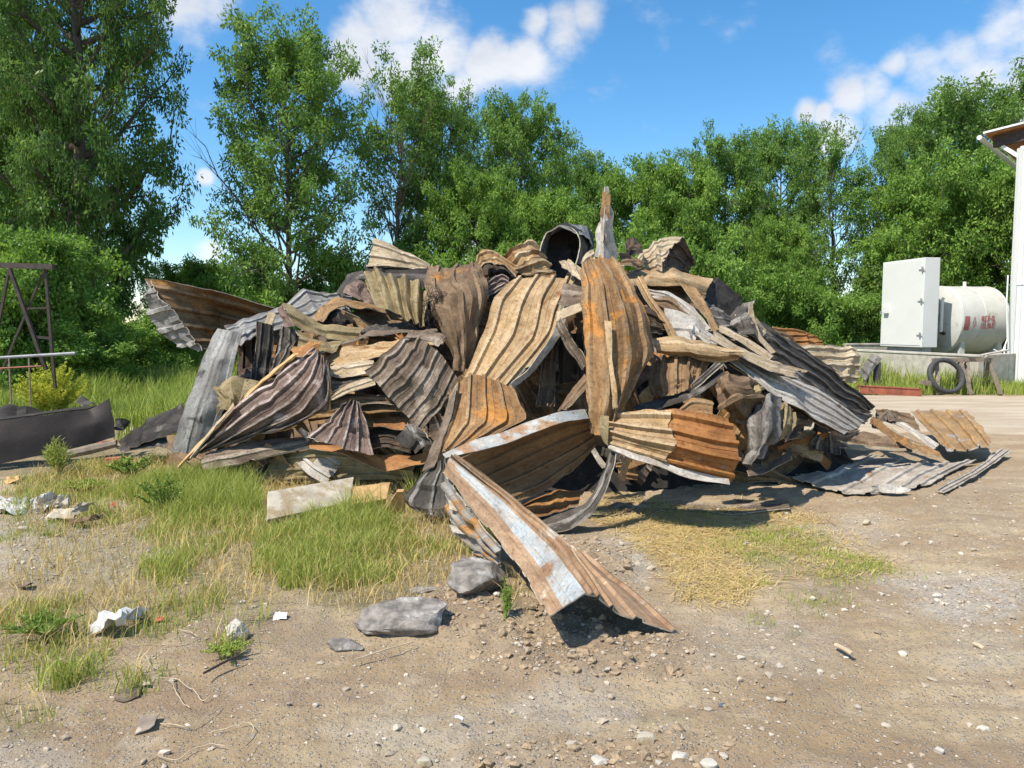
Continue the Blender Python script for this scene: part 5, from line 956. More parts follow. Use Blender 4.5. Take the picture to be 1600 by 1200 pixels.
S('orange-brown crumpled lip at the start of the light ribs', [[(1362, 650, 9.8), (1358, 660, 9.7)], [(1384, 664, 9.3), (1378, 674, 9.2)], [(1410, 684, 8.8), (1404, 694, 8.7)], [(1470, 706, 8.4), (1466, 712, 8.3)]], 0, 'rust', crump=.03, cf=5)
S('dark brown sheet behind the light ribs near the track edge', [[(1366, 640, 10.4), (1366, 652, 10.2)], [(1392, 644, 10.4), (1400, 660, 10.1)], [(1424, 646, 10.4), (1440, 674, 10.0)]], 2, 'brown', crump=.02)
S('grey broken end pieces between charred slope and light ribs', [[(1366, 652, 9.7), (1366, 660, 9.6)], [(1384, 646, 9.9), (1390, 658, 9.7)], [(1406, 656, 9.8), (1412, 664, 9.6)]], 0, 'greybrown', crump=.05, cf=6)
S('thin curved pale strip in shade above the flat grey sheet', [[(1300, 678, 8.3), (1302, 682, 8.2)], [(1334, 694, 8.2), (1334, 701, 8.1)], [(1376, 698, 8.4), (1376, 703, 8.3)], [(1416, 700, 8.6), (1416, 704, 8.5)]], 0, 'pale', crump=.008)
S('dark sheet lying in shade behind the thin curved pale strip', [[(1290, 672, 8.7), (1300, 700, 8.3)], [(1350, 676, 8.9), (1360, 700, 8.5)], [(1420, 690, 9.0), (1425, 706, 8.7)]], 1, 'brown', crump=.02)
def onG(px, py, dz=.03):
    v = PZ(px, py, dz); v = PZ(px, py, dz + float(gz(np.array([v.x]), np.array([v.y]))[0])); return (v.x, v.y, v.z)
fl = S('wide flat grey ribbed sheet lying on the dirt at the end of the heap', [[onG(1238, 747, .05), onG(1300, 768, .03), onG(1356, 771, .03), onG(1410, 764, .03), onG(1450, 757, .03)], [onG(1290, 730, .05), onG(1346, 744, .04), onG(1398, 748, .04), onG(1446, 742, .04), onG(1484, 738, .04)], [onG(1345, 711, .06), onG(1396, 716, .06), onG(1444, 722, .06), onG(1490, 722, .06), onG(1526, 718, .06)]], 5, 'dusty', amp=.022, crump=.008, world_pts=True, tear=.03, dent=.25)
S('narrow grey ribbed offcut beside the wide flat sheet, pointing at the track', [[onG(1462, 765, .03), onG(1474, 771, .02)], [onG(1516, 738, .06), onG(1528, 742, .05)], [onG(1560, 702, .10), onG(1580, 705, .08)]], 2, 'dusty', amp=.018, crump=.006, world_pts=True, dent=.2)
S('curled white torn lip on the near edge of the flat grey sheet', [[onG(1362, 758, .10), onG(1362, 764, .06)], [onG(1390, 754, .12), onG(1392, 768, .05)], [onG(1422, 764, .06), onG(1418, 770, .04)]], 0, 'white', crump=.02, cf=7, world_pts=True)

# --- scraps wedged in the gaps between the large sheets
rf = random.Random(12)
WORDS = dict(char='black', charbrown='sooty brown', tan='tan', brown='brown', greybrown='grey-brown', rust='rusty', flat_brown='smooth brown', mauve='mauve', chargrey='dark grey', pale='pale', orange='orange', olive='khaki', tanlit='light tan', white='bleached', grey='grey')
TAKEN = {}
def near_label(p, mat, size, main_n):
    q = sorted(MAIN[:main_n], key=lambda m: float(np.sum((m[0] - np.array(p[:])) ** 2)))
    for m in q[:4]:
        w = m[1].split(); cut = 7
        for t_, x in enumerate(w):
            if t_ >= 4 and x in ('of', 'on', 'in', 'under', 'behind', 'beside', 'below', 'lying', 'hanging', 'above', 'at', 'between', 'over', 'from', 'running', 'near', 'bordering', 'standing', 'with', 'to', 'down', 'across', 'along', 'sticking', 'peeping', 'tucked', 'jutting'): cut = t_; break
        lb = f"{size} {WORDS[mat]} scrap in the gap by the {' '.join(w[:min(cut, 7 if ' ' not in WORDS[mat] else 6)]).rstrip(',')}"
        if lb not in TAKEN: TAKEN[lb] = 1; return lb
    return lb
NM = len(MAIN)
def scrap(px, py, Y, L, Wd, ribs, mat, size, crump=.03, group='scraps wedged between the large sheets'):
    c0 = P(px, py, float(Y)); c0.z = max(c0.z, .12)
    a = rf.uniform(0, math.pi)
    ax = Vector((math.cos(a), rf.uniform(-.15, .5), math.sin(a) * .8)).normalized(); bx = ax.cross(Vector((rf.uniform(-.3, .3), -1, rf.uniform(.1, .8)))).normalized()
    bend = rf.uniform(-.5, 1); tp_ = rf.uniform(.5, 1.1)
    k = [[c0 + ax * s * L + bx * w * Wd * (1 if s < 1 else tp_) + Vector((0, -.10 * (1 - s * s) * bend, 0)) for w in (-1, 0, 1)] for s in (-1, 0, 1)]
    for r_ in k:
        for v_ in r_: v_.z = max(v_.z, .03)
    S(near_label(c0, mat, size, NM), k, ribs, mat, crump=crump, world_pts=True, name='scrap_sheet', cat='scrap sheet', group=group, edge=rf.choice(['edge', 'edge', 'darkedge']), tear=.02)
def fill_Y(px, py):
    return 8.75 - .95 * float(sst(np.array(py), 480., 740.)) - .35 * math.exp(-((px - 850) / 250) ** 2) + .30 * float(sst(np.array(px), 1080., 1250.)) + .25 * (1 - float(sst(np.array(px), 330., 450.)))
for i in range(80):
    px = 330 + 930 * rf.random(); top = float(np.interp(px, px_s, py_s)) + 45; bot = 730 if px < 1150 else 680
    py = rf.uniform(top, max(top + 15, bot)); Y = fill_Y(px, py) + rf.uniform(-.10, .25)
    scrap(px, py, Y, rf.uniform(.35, .7), rf.uniform(.2, .45), rf.choice([0, 3, 4, 4]), rf.choice(['char', 'charbrown', 'tan', 'brown', 'brown', 'greybrown', 'greybrown', 'rust', 'flat_brown', 'mauve']), 'large')
for i in range(95):                                     # torn bits and strips
    px = 330 + 960 * rf.random(); top = float(np.interp(px, px_s, py_s)) + 22; bot = 735 if px < 1150 else 700
    py = rf.uniform(top, max(top + 15, bot)); Y = fill_Y(px, py) - .22 + rf.uniform(-.22, .15)
    st_ = rf.random() < .45
    scrap(px, py, Y, rf.uniform(.15, .34) if st_ else rf.uniform(.08, .2), rf.uniform(.02, .05) if st_ else rf.uniform(.07, .16), 0 if st_ else rf.choice([0, 2]), rf.choice(['tan', 'tanlit', 'greybrown', 'rust', 'chargrey', 'pale', 'brown', 'orange', 'mauve', 'white']), 'narrow' if st_ else 'small', crump=.012 if st_ else .03)
for i in range(26):                                    # the far slope, unseen from the front but part of the place
    x = rf.uniform(-3.0, 3.6); y = rf.uniform(9.9, 11.3); z = max(.15, float(np.interp(x, xt, zt)) * (1 - float(sst(np.array(y), 9.9, 11.7))) * .9)
    c0 = Vector((x, y, z)); a = rf.uniform(0, 3.1); ax = Vector((math.cos(a), math.sin(a) * .7, -.3 * math.sin(a))).normalized(); bx = ax.cross(Vector((rf.uniform(-.3, .3), .7, .7))).normalized()
    L = rf.uniform(.6, 1.0); k = [[c0 + ax * s * L + bx * w * .4 for w in (-1, 0, 1)] for s in (-1, 0, 1)]
    for r_ in k:
        for v_ in r_: v_.z = max(v_.z, .03)
    S('burnt sheet on the far slope of the heap', k, 4, rf.choice(['tan', 'brown', 'greybrown', 'chargrey', 'rust']), crump=.04, world_pts=True, name='scrap_sheet', cat='scrap sheet', group='sheets on the far slope of the heap')

# --- boards at the foot
def slab(label, corners, t, mats, name, cat, group=None):
    """flat board: corners (px,py,z) front-left, front-right, back-right, back-left"""
    top = [PZ(a, b, z) for a, b, z in corners]; n = (top[1] - top[0]).cross(top[3] - top[0]).normalized()
    if n.z < 0: n = -n
    m = MB(); m.hexa([v - n * t for v in top] + top); o = m.build(name, M[mats], bevel=.004); return tag(o, label, cat, group)
b1 = slab('pale rectangular board with a lacquered edge lying in the grass', [(418, 812, .10), (546, 784, .12), (553, 745, .26), (419, 768, .26)], .04, 'board', 'board', 'board')
m = MB(); a = PZ(418, 808, .085); bb = PZ(544, 781, .085); m.bar(a + Vector((0, -.02, -.015)), bb + Vector((0, -.02, -.015)), .012, .03); m.build('edge_strip', M['whiteboard_edge'], b1)
m = MB(); m.bar(a + Vector((0, -.022, .004)), bb + Vector((0, -.022, .004)), .012, .006); m.build('edge_groove', M['darkedge'], b1)
slab('slab of orange insulation foam with rounded corner next to the pale board', [(548, 789, .13), (604, 779, .14), (610, 753, .24), (554, 760, .24)], .06, 'foam', 'foam_slab', 'insulation foam')
slab('narrow orange foam scrap leaning against the dark flared sheet', [(602, 796, .10), (634, 799, .10), (632, 764, .32), (622, 764, .32)], .03, 'foam', 'foam_slab', 'insulation foam')

# ------------------------------------------------------------------ tank, cabinet, wall, shed and things at the track
KD = 1.12
ax = Vector((.985, .174, 0)); wx = Vector((-.174, .985, 0)); UP = Vector((0, 0, 1))
C0 = P(1440, 543, 18.9 * KD); zb0, zt0 = C0.z, P(1440, 402, 18.9 * KD).z
C0.z = 0
cab = empty('cabinet', (C0.x, C0.y, 0), label='tall off-white steel cabinet with a single hinged door in front of the tank', cat='cabinet')
def pl(o): o.parent = cab; o.matrix_parent_inverse = Matrix.Translation(cab.location).inverted(); return o
W_, D_ = 1.78, .48
m = MB(); c = C0; q = [c, c + wx * W_, c + wx * W_ + ax * D_, c + ax * D_]
m.hexa([v + UP * zb0 for v in q] + [v + UP * zt0 for v in q]); o = pl(m.build('cabinet_body', M['whitepaint'], bevel=.01))
m = MB(); q = [c + wx * .07 - ax * .012, c + wx * (W_ - .03) - ax * .012, c + wx * (W_ - .03) - ax * .001, c + wx * .07 - ax * .001]
m.hexa([v + UP * (zb0 + .05) for v in q] + [v + UP * (zt0 - .05) for v in q]); door = pl(m.build('door', M['whitepaint'], bevel=.006))
for t in (.14, .52, .87):
    m = MB(); z = zb0 + (zt0 - zb0) * t; p = c + wx * .06 - ax * .03 + UP * z
    m.bar(p - UP * .07, p + UP * .07, .035, .035); m.bar(p - wx * .09 - UP * 0, p + wx * .14, .02, .012); pl(m.build('hinge', M['greysteel']))
p = c + wx * (W_ - .28) - ax * .05 + UP * (zb0 + (zt0 - zb0) * .43); m = MB(); m.box(p, (.10, .20, .20), Matrix.Rotation(math.atan2(ax.y, ax.x), 3, 'Z')); pl(m.build('lock_box', M['whitepaint'], bevel=.01))
p = c + wx * (W_ - .03) - ax * .04 + UP * (zb0 + (zt0 - zb0) * .40); m = MB(); m.bar(p - UP * .05, p + UP * .05, .04); pl(m.build('handle', M['greysteel']))
m = MB(); q = [c + wx * .10 + ax * .1, c + wx * (W_ - .2) + ax * .1, c + wx * (W_ - .2) + ax * (D_ - .1), c + wx * .10 + ax * (D_ - .1)]
m.hexa([v + UP * .35 for v in q] + [v + UP * (zb0 - .002) for v in q]); pl(m.build('plinth', M['concrete']))
# tank
TC = P(1465, 500, 20 * KD); R_ = .88 * KD; L_ = 1.55
tk = empty('fuel_tank', (TC.x, TC.y, 0), label='horizontal cream cylindrical tank with red lettering on its side', cat='tank')
def tp(o): o.parent = tk; o.matrix_parent_inverse = Matrix.Translation(tk.location).inverted(); return o
prof = [(-.16, .001), (-.15, .35), (-.11, .62), (-.05, .86), (-.015, .96), (0, 1.0), (.02, 1.0), (.03, 1.008), (.05, 1.008), (.06, 1)]
prof += [(L_ / 2 - .03, 1.0), (L_ / 2 - .02, 1.008), (L_ / 2 + .02, 1.008), (L_ / 2 + .03, 1.0), (L_ - .06, 1), (L_ - .05, 1.008), (L_ - .02, 1.008), (L_, 1), (L_ + .05, .92), (L_ + .13, .6), (L_ + .16, .001)]
m = MB(); ns = 64; vs = []; fs = []
for i, (s, r_) in enumerate(prof):
    for k in range(ns):
        a = 2 * math.pi * k / ns; vs.append(TC + ax * s + (wx * math.cos(a) + UP * math.sin(a)) * r_ * R_)
for i in range(len(prof) - 1):
    for k in range(ns): fs.append((i * ns + k, i * ns + (k + 1) % ns, (i + 1) * ns + (k + 1) % ns, (i + 1) * ns + k))
m.add(vs, fs); tp(m.build('tank_shell', M['tank'], smooth=True))
for s in (.22, L_ - .12):
    m = MB()
    for sd in (-1, 1):
        p = TC + ax * s + wx * sd * R_ * .72; m.bar(Vector((p.x, p.y, .25)), Vector((p.x, p.y, TC.z - R_ * .6)), .14, .10, up=wx)
    q = TC + ax * s; m.hexa([q + wx * i * R_ * .72 + ax * j + UP * (k - q.z) for k in (.3, TC.z - R_ * .72) for i, j in ((-1, -.03), (1, -.03), (1, .03), (-1, .03))]); tp(m.build('support', M['tank']))
m = MB(); p = TC + ax * .85 + UP * (R_ - .02); m.tube([p, p + UP * .16], .05, 10); tp(m.build('vent_pipe', M['whitepaint']))
m = MB(); p0 = TC - ax * .26 - wx * .52; m.tube([p0 + UP * .62, p0 + UP * .55 - ax * .04, p0 - UP * .35 - ax * .04], .045, 8); tp(m.build('gauge_pipe', M['whitepaint']))
m = MB(); m.tube([p0 - UP * .35 - ax * .05, p0 - UP * .40 + ax * .07], .05, 8); tp(m.build('valve', M['black']))
m = MB(); p = TC - ax * .05; m.tube([p - wx * .2 + UP * .62 - ax * .08, p - wx * .3 + UP * .2 - ax * .12, p - wx * .12 - UP * .35 - ax * .15, p - wx * .4 - UP * .8 - ax * .1], .02, 6); tp(m.build('fill_hose', M['greysteel']))
def onshell(s, h0, h1, s1, name, mat, off=.006):      # curved print on the shell, facing the track
    m = MB(); n = 4
    for k in range(n):
        za = h0 + (h1 - h0) * k / n; zb_ = h0 + (h1 - h0) * (k + 1) / n
        f = lambda s_, z: TC + ax * s_ - wx * math.sqrt(max(R_ * R_ - z * z, 0)) * (1 + off / R_ * 1.5) + UP * z
        m.add([f(s, za), f(s1, za), f(s1, zb_), f(s, zb_)], [(0, 1, 2, 3)])
    return m
o = tp(onshell(.07, -.30, .10, .22, '', None).build('red_plate', M['red']))
m = MB(); f = lambda s_, z: TC + ax * s_ - wx * math.sqrt(R_ * R_ - z * z) * 1.01 + UP * z
m.add([f(.38, -.24), f(.43, -.07), f(.38, .10), f(.33, -.07)], [(0, 1, 2, 3)]); tp(m.build('warning_diamond', M['red']))
# two lines of red capitals, strokes built letter by letter (illegible in the photograph: block strokes only where it shows them)
SEG = {'N': [(0, 0, 0, 1), (0, 1, 1, 0), (1, 0, 1, 1)], 'A': [(0, 0, .5, 1), (.5, 1, 1, 0), (.2, .4, .8, .4)], 'F': [(0, 0, 0, 1), (0, 1, 1, 1), (0, .5, .8, .5)], 'T': [(.5, 0, .5, 1), (0, 1, 1, 1)], 'E': [(0, 0, 0, 1), (0, 1, 1, 1), (0, .5, .8, .5), (0, 0, 1, 0)],
       'D': [(0, 0, 0, 1), (0, 1, .7, 1), (.7, 1, 1, .5), (1, .5, .7, 0), (.7, 0, 0, 0)], 'I': [(.5, 0, .5, 1)], 'S': [(0, 0, 1, 0), (1, 0, 1, .5), (1, .5, 0, .5), (0, .5, 0, 1), (0, 1, 1, 1)], 'L': [(0, 1, 0, 0), (0, 0, 1, 0)], 'R': [(0, 0, 0, 1), (0, 1, 1, 1), (1, 1, 1, .5), (1, .5, 0, .5), (.3, .5, 1, 0)], 'C': [(1, 1, 0, 1), (0, 1, 0, 0), (0, 0, 1, 0)], 'O': [(0, 0, 0, 1), (0, 1, 1, 1), (1, 1, 1, 0), (1, 0, 0, 0)], 'U': [(0, 1, 0, 0), (0, 0, 1, 0), (1, 0, 1, 1)], '-': [(0.1, .5, .9, .5)]}
m = MB()
for word, z0, s0 in (('NUCR-OL', -.04, .60), ('CELOATE', -.24, .60)):
    for i, ch in enumerate(word):
        for (xa, ya, xb, yb) in SEG[ch]:
            a = f(s0 + i * .066 + xa * .045, z0 + ya * .145); b_ = f(s0 + i * .066 + xb * .045, z0 + yb * .145); m.bar(a, b_, .018, .006, up=-wx)
tp(m.build('lettering', M['red']))
# basin wall round the tank
def wall_run(a, b, zt, th, name, label):
    e = empty(name, (a.x, a.y, 0), label=label, cat='wall')
    n = max(1, int((b - a).length / 1.3)); d = (b - a) / n
    for i in range(n):
        m = MB(); p = a + d * i + d.normalized() * .006; q_ = a + d * (i + 1) - d.normalized() * .006
        m.bar(Vector((p.x, p.y, zt / 2 - .1)), Vector((q_.x, q_.y, zt / 2 - .1)), th, zt + .2 - .05); o = m.build('panel', M['concrete'], bevel=.01); o.parent = e; o.matrix_parent_inverse = Matrix.Translation(e.location).inverted()
    m = MB(); m.bar(Vector((a.x, a.y, zt)), Vector((b.x, b.y, zt)), th + .04, .06); o = m.build('coping', M['concrete'], bevel=.01); o.parent = e; o.matrix_parent_inverse = Matrix.Translation(e.location).inverted()
    return e
wa = PZ(1338, 546, .90); wb = PZ(1534, 555, .90)
wall_run(Vector((wa.x, wa.y, 0)), Vector((wb.x, wb.y, 0)), .88, .16, 'basin_wall', 'low pale concrete wall in front of the tank, half hidden by grass')
wc = wb + ax * 3.6 + wx * .4
wall_run(Vector((wb.x + .1, wb.y + .14, 0)), Vector((wb.x + 2.4, wb.y + 1.9, 0)), .88, .16, 'basin_wall', 'short concrete wall running back from the sawhorses toward the shed')
wd = P(1320, 538, 24.5); we = P(1600, 540, 25.5)
wall_run(Vector((wd.x, wd.y, 0)), Vector((we.x, we.y, 0)), wd.z, .16, 'basin_wall', 'rear concrete wall of the basin, seen below the cabinet')
# shed
sh = empty('shed', tuple(PZ(1580, 604, 0)), label='tall white corrugated shed whose corner and eave stand at the picture edge', cat='building')
def spr(o): o.parent = sh; o.matrix_parent_inverse = Matrix.Translation(sh.location).inverted(); return o
sb = PZ(1576, 606, 0); YS = sb.y; HT = P(1590, 232, YS).z
wdir = Vector((.735, -.678, 0)).normalized(); bdir = Vector((.678, .735, 0)).normalized(); onrm = -bdir
B0 = Vector((sb.x, sb.y, 0))
e0h = B0 - wdir * .80 - bdir * .25
def onray_x(px, o, d_):                                  # parameter along o + d_*t where the picture column is px
    r = raydir(px, 400); k_ = r.x / r.y; return (k_ * o.y - o.x) / (d_.x - k_ * d_.y)
e0 = Vector((e0h.x, e0h.y, P(1541, 206, e0h.y).z)); t1 = onray_x(1600, e0h, wdir); q1 = e0h + wdir * t1; rise = (P(1600, 187, q1.y).z - e0.z) / t1
rise = max(.08, min(.5, rise))
for lev, (z0, z1, of) in enumerate(((-.1, HT * .44, 0.0), (HT * .435, HT + .05, .02))):
    for k in range(5):
        vs = []; x0 = k * .95; pr = []
        for j in range(5):
            base = j * .19; pr += [(base, 0), (base + .12, 0), (base + .135, .03), (base + .175, .03), (base + .19, 0)]
        for dd, seq in ((0, pr), (-.012, list(reversed(pr)))):
            for (x, d) in seq:
                for z in (z0, z1 + (rise * (x0 + x) if lev else 0)):
                    p = B0 + wdir * (x0 + x) + onrm * (d + of + dd); vs.append(Vector((p.x, p.y, z)))
        nn = len(vs) // 2
        fs = [(2 * i, 2 * ((i + 1) % nn), 2 * ((i + 1) % nn) + 1, 2 * i + 1) for i in range(nn)]
        m = MB(); m.add(vs, fs); spr(m.build('wall_panel', M['whitepaint']))
m = MB(); s0 = B0 + bdir * .03; m.hexa([Vector((p.x, p.y, z)) for z in (0, HT - .1) for p in (s0, s0 + bdir * 9, s0 + bdir * 9 + wdir * .12, s0 + wdir * .12)]); spr(m.build('side_wall', M['whitepaint']))
m = MB(); m.bar(B0 + onrm * .03, B0 + onrm * .03 + UP * HT, .10, .10, up=(0, 1, 0)); spr(m.build('corner_trim', M['whitepaint']))
sl = (wdir + UP * rise); Lr = 6.0; bk = bdir * 9.5
m = MB(); m.hexa([e0 - UP * .05, e0 + sl * Lr - UP * .05, e0 + sl * Lr - UP * .05 + bk, e0 + bk - UP * .05, e0, e0 + sl * Lr, e0 + sl * Lr + bk, e0 + bk]); spr(m.build('roof', M['whitepaint']))
for k in range(9):
    a_ = e0 - UP * .09 + bdir * (.03 + k * 1.0) + wdir * .05; m = MB(); q_ = [Vector((0, 0, 0)), sl * (Lr - .1), sl * (Lr - .1) + bdir * .97, bdir * .97]
    m.hexa([a_ + v for v in q_] + [a_ + v + UP * .035 for v in q_]); spr(m.build('soffit_board', M['roofwood']))
m = MB(); g0 = e0 - wdir * .08 - UP * .13; m.tube([g0, g0 + bdir * 9.5], .062, 10); spr(m.build('gutter', M['whitepaint'], smooth=True))
b0 = B0 - wdir * .62 + bdir * .1; zb2 = e0.z - .30; m = MB(); m.bar(Vector((b0.x, b0.y, zb2 + .06)), Vector((B0.x, B0.y, zb2 + .62 * rise + .06)) + wdir * .3, .12, .27); spr(m.build('beam', M['darksteel']))
m = MB(); m.bar(Vector((b0.x, b0.y, zb2 - .06)) + wdir * .2, Vector((B0.x, B0.y, zb2 - .42)), .09, .09); spr(m.build('brace', M['whitepaint']))
m = MB(); m.tube([P(1575, 430, YS - .05), P(1573, 470, YS - .15), P(1574, 530, YS - .2), P(1568, 546, YS - .3), P(1560, 550, YS - .4), P(1553, 546, YS - .4)], .018, 6); spr(m.build('cable', M['whitepaint']))
m = MB(); m.tube([P(1571, 540, YS - .1), P(1568, 560, YS - .2), P(1570, 585, YS - .2)], .015, 6); spr(m.build('cable', M['whitepaint']))
m = MB(); pb = PZ(1554, 592, 0); m.bar(pb, Vector((pb.x, pb.y, P(1551, 541, pb.y).z)), .05); tag(m.build('stake', M['black']), 'black stake standing between sawhorse and shed', 'stake')
m = MB(); a_ = P(1440, 552, 19.0); m.bar(P(1340, 547, 20.3), P(1537, 556, 17.9), .10, .03); o = m.build('plank', M['concrete']); tag(o, 'long weathered plank laid level along the wall top onto the sawhorses', 'plank')
m = MB(); m.bar(P(1528, 556, 17.9), P(1574, 547, 18.6), .09, .03); tag(m.build('plank', M['concrete']), 'short pale plank tilting up from the sawhorse to the shed wall', 'plank')
def sawhorse(px0, px1, Y, ztop, label, th):
    a = P(px0, 561, Y); b = P(px1, 563, Y); a.z = b.z = ztop; d = (b - a).normalized(); pr = Vector((-d.y, d.x, 0))
    e = empty('sawhorse', (a.x, a.y, 0), label=label, cat='sawhorse', group='wooden sawhorses beside the tyre')
    def ep(o): o.parent = e; o.matrix_parent_inverse = Matrix.Translation(e.location).inverted()
    m = MB(); m.bar(a - d * .1, b + d * .1, .09, .09); ep(m.build('top_beam', M['oldwood']))
    for q_, s in ((a, -1), (b, 1)):
        for w in (-1, 1):
            m = MB(); m.bar(q_ - UP * .02, Vector((q_.x, q_.y, 0)) + d * s * .12 + pr * w * .32, .08, .05); ep(m.build('leg', M['oldwood']))
        m = MB(); z = ztop * .35; m.bar(Vector((q_.x, q_.y, z)) + pr * .24 + d * s * .1, Vector((q_.x, q_.y, z)) - pr * .24 + d * s * .1, .07, .04); ep(m.build('crosspiece', M['oldwood']))
    return e
sawhorse(1464, 1500, 18.1, .80, 'wooden sawhorse directly behind the tyre', 0)
sawhorse(1512, 1545, 18.2, .80, 'wooden sawhorse between the tyre and the black stake', 1)
m = MB(); m.bar(P(1440, 597, 17.8), P(1462, 599, 17.8), .12, .10); tag(m.build('wood_block', M['oldwood']), 'grey wood block wedged between the red beam and the tyre', 'wood block')
# tyre leaning back
ty = empty('tyre', tuple(PZ(1484, 617, 0)), label='worn black tyre without a rim leaning against the sawhorse', cat='tyre')
Rt = .455; base = PZ(1484, 617, 0); m = MB(); nseg = 72; npf = 14; vs = []; fs = []
tilt = math.radians(20); side = Vector((1, .12, 0)).normalized(); dirn = Vector((-side.y, side.x, 0)); upv = (UP * math.cos(tilt) + dirn * math.sin(tilt)); nv_ = side.cross(upv).normalized()
cen = base + upv * (Rt + .0) + UP * .01
for i in range(nseg):
    a = 2 * math.pi * i / nseg
    for k in range(npf):
        b_ = 2 * math.pi * k / npf; rr_ = Rt - .058 + .058 * math.cos(b_) * (1.0 + (.03 if (i % 2 and math.cos(b_) > .7) else 0)); w_ = .066 * math.sin(b_)
        vs.append(cen + (side * math.cos(a) * 1.02 + upv * math.sin(a) * .98) * rr_ + nv_ * w_)
for i in range(nseg):
    for k in range(npf): fs.append((i * npf + k, ((i + 1) % nseg) * npf + k, ((i + 1) % nseg) * npf + (k + 1) % npf, i * npf + (k + 1) % npf))
m.add(vs, fs); o = m.build('tread', M['rubber'], smooth=True); o.parent = ty; o.matrix_parent_inverse = Matrix.Translation(ty.location).inverted()
# red I-beam
m = MB(); ra = P(1340, 602, 18.2); rb = P(1438, 612, 17.2); ra.z = rb.z = .10
m.bar(ra, rb, .02, .15); m.bar(ra + UP * .085, rb + UP * .085, .12, .02); m.bar(ra - UP * .085, rb - UP * .085, .12, .02)
m.bar(ra + Vector((.0, -.05, 0)), rb + Vector((.0, -.05, 0)), .012, .146); tag(m.build('steel_beam', M['redsteel']), 'red-primed steel beam lying along the edge of the track', 'steel beam')
# mesh fence beyond
fe = empty('mesh_fence', tuple(PZ(1270, 545, 0)), label='dark green wire mesh fence on thin posts in front of the far bushes', cat='fence')
fa = P(1140, 545, 27.0); fb_ = P(1380, 545, 27.0); zf = P(1300, 508, 27.0).z
mg = simple('green_fence_wire', (.03, .10, .07), .5, .1)
def fp(o): o.parent = fe; o.matrix_parent_inverse = Matrix.Translation(fe.location).inverted()
n = 5
for i in range(n + 1):
    p = fa.lerp(fb_, i / n); m = MB(); m.bar(Vector((p.x, p.y, -.1)), Vector((p.x, p.y, zf + .05)), .07); fp(m.build('post', mg))
m = MB()
for k in range(14):
    z = .1 + (zf - .1) * k / 13; m.bar(Vector((fa.x, fa.y - .03, z)), Vector((fb_.x, fb_.y - .03, z)), .012)
for k in range(70):
    p = fa.lerp(fb_, k / 69); m.bar(Vector((p.x, p.y - .04, .05)), Vector((p.x, p.y - .04, zf)), .009)
o = m.build('wire_mesh', mg); o['kind'] = 'stuff'; fp(o)

# ------------------------------------------------------------------ steel frame and pipe among the weeds
YF = 12.5
fr = empty('steel_frame', tuple(PZ(80, 625, 0)), label='rusty dark steel trestle frame with top rail standing in the weeds', cat='steel frame')
def frp(o): o.parent = fr; o.matrix_parent_inverse = Matrix.Translation(fr.location).inverted()
def fbar(a, b, w, name, mat='darksteel', h=None):
    m = MB(); m.bar(a, b, w, h); frp(m.build(name, M[mat]))
fbar(P(-90, 412, YF + .3), P(84, 417, YF - .1), .07, 'top_rail', h=.085)
fbar(P(71, 420, YF), P(86, 606, YF), .042, 'post'); 
fbar(P(15, 420, YF), P(72, 578, YF), .052, 'brace', 'darksteel'); fbar(P(14, 422, YF + .05), P(-12, 560, YF + .05), .04, 'brace')
fbar(P(68, 424, YF + .1), P(2, 582, YF + .1), .032, 'brace'); fbar(P(44, 482, YF + .02), P(77, 481, YF + .02), .03, 'crossbar'); fbar(P(52, 526, YF + .02), P(81, 529, YF + .02), .04, 'crossbar')
fbar(P(-70, 420, YF), P(-80, 606, YF), .065, 'post')
m = MB(); m.tube([P(-80, 562, 12.0), P(0, 559, 12.0), P(118, 552, 12.0)], .026, 10); tag(m.build('pipe', M['greysteel'], smooth=True), 'grey pipe lying level across the weeds at the foot of the steel frame', 'pipe')
m = MB(); m.tube([P(-40, 579, 11.6), P(8, 575, 11.6), P(65, 572, 11.6)], .014, 6); tag(m.build('rod', M['redsteel'], smooth=True), 'thin rusty rod just below the grey pipe', 'rod')
for i, (a, b) in enumerate(((14, 16), (45, 46))):
    m = MB(); g_ = P(b, 606, 11.9); g_.z = 0; m.bar(P(a, 560, 11.9), g_, .02); tag(m.build('stake', M['oldwood']), ('thin stake holding the grey pipe, nearer the picture edge', 'thin stake holding the grey pipe, nearer the yellow weed')[i], 'stake', 'thin stakes under the grey pipe')
# burnt beam
def plate(label, pts, t, mat, name, cat, group=None, flange=None):
    """pts: 4 (px,py,Y), bottom-left, bottom-right, top-right, top-left"""
    p = [P(*q) for q in pts]; n = (p[1] - p[0]).cross(p[3] - p[0]).normalized()
    if n.y > 0: n = -n
    m = MB(); m.hexa([v - n * t for v in p] + p)
    if flange:
        m.hexa([p[3], p[2], p[2] - n * flange, p[3] - n * flange, p[3] + UP * .012, p[2] + UP * .012, p[2] - n * flange + UP * .012, p[3] - n * flange + UP * .012])
    return tag(m.build(name, M[mat], bevel=.004), label, cat, group)
bb_ = empty('burnt_beam', tuple(PZ(60, 700, 0)), label='broad burnt black-brown steel beam lying on the grass at the picture edge', cat='steel beam')
def bp(o): o.parent = bb_; o.matrix_parent_inverse = Matrix.Translation(bb_.location).inverted()
o = S('', [[(-160, 690, 8.0), (-160, 730, 7.9), (-160, 770, 7.8)], [(-10, 659, 8.6), (-10, 692, 8.5), (-10, 727, 8.45)], [(100, 644, 9.0), (102, 672, 8.95), (104, 703, 8.9)], [(140, 640, 9.2), (150, 662, 9.12), (150, 692, 9.1)], [(171, 622, 9.3), (177, 654, 9.25), (180, 682, 9.2)]], 0, 'burnt', crump=.002, lin=True, dent=.1, tear=.004, back='burnt', edge='darkedge', thick=.02, name='web'); 
for k in ('label', 'category', 'group'):
    if k in o: del o[k]
bp(o)
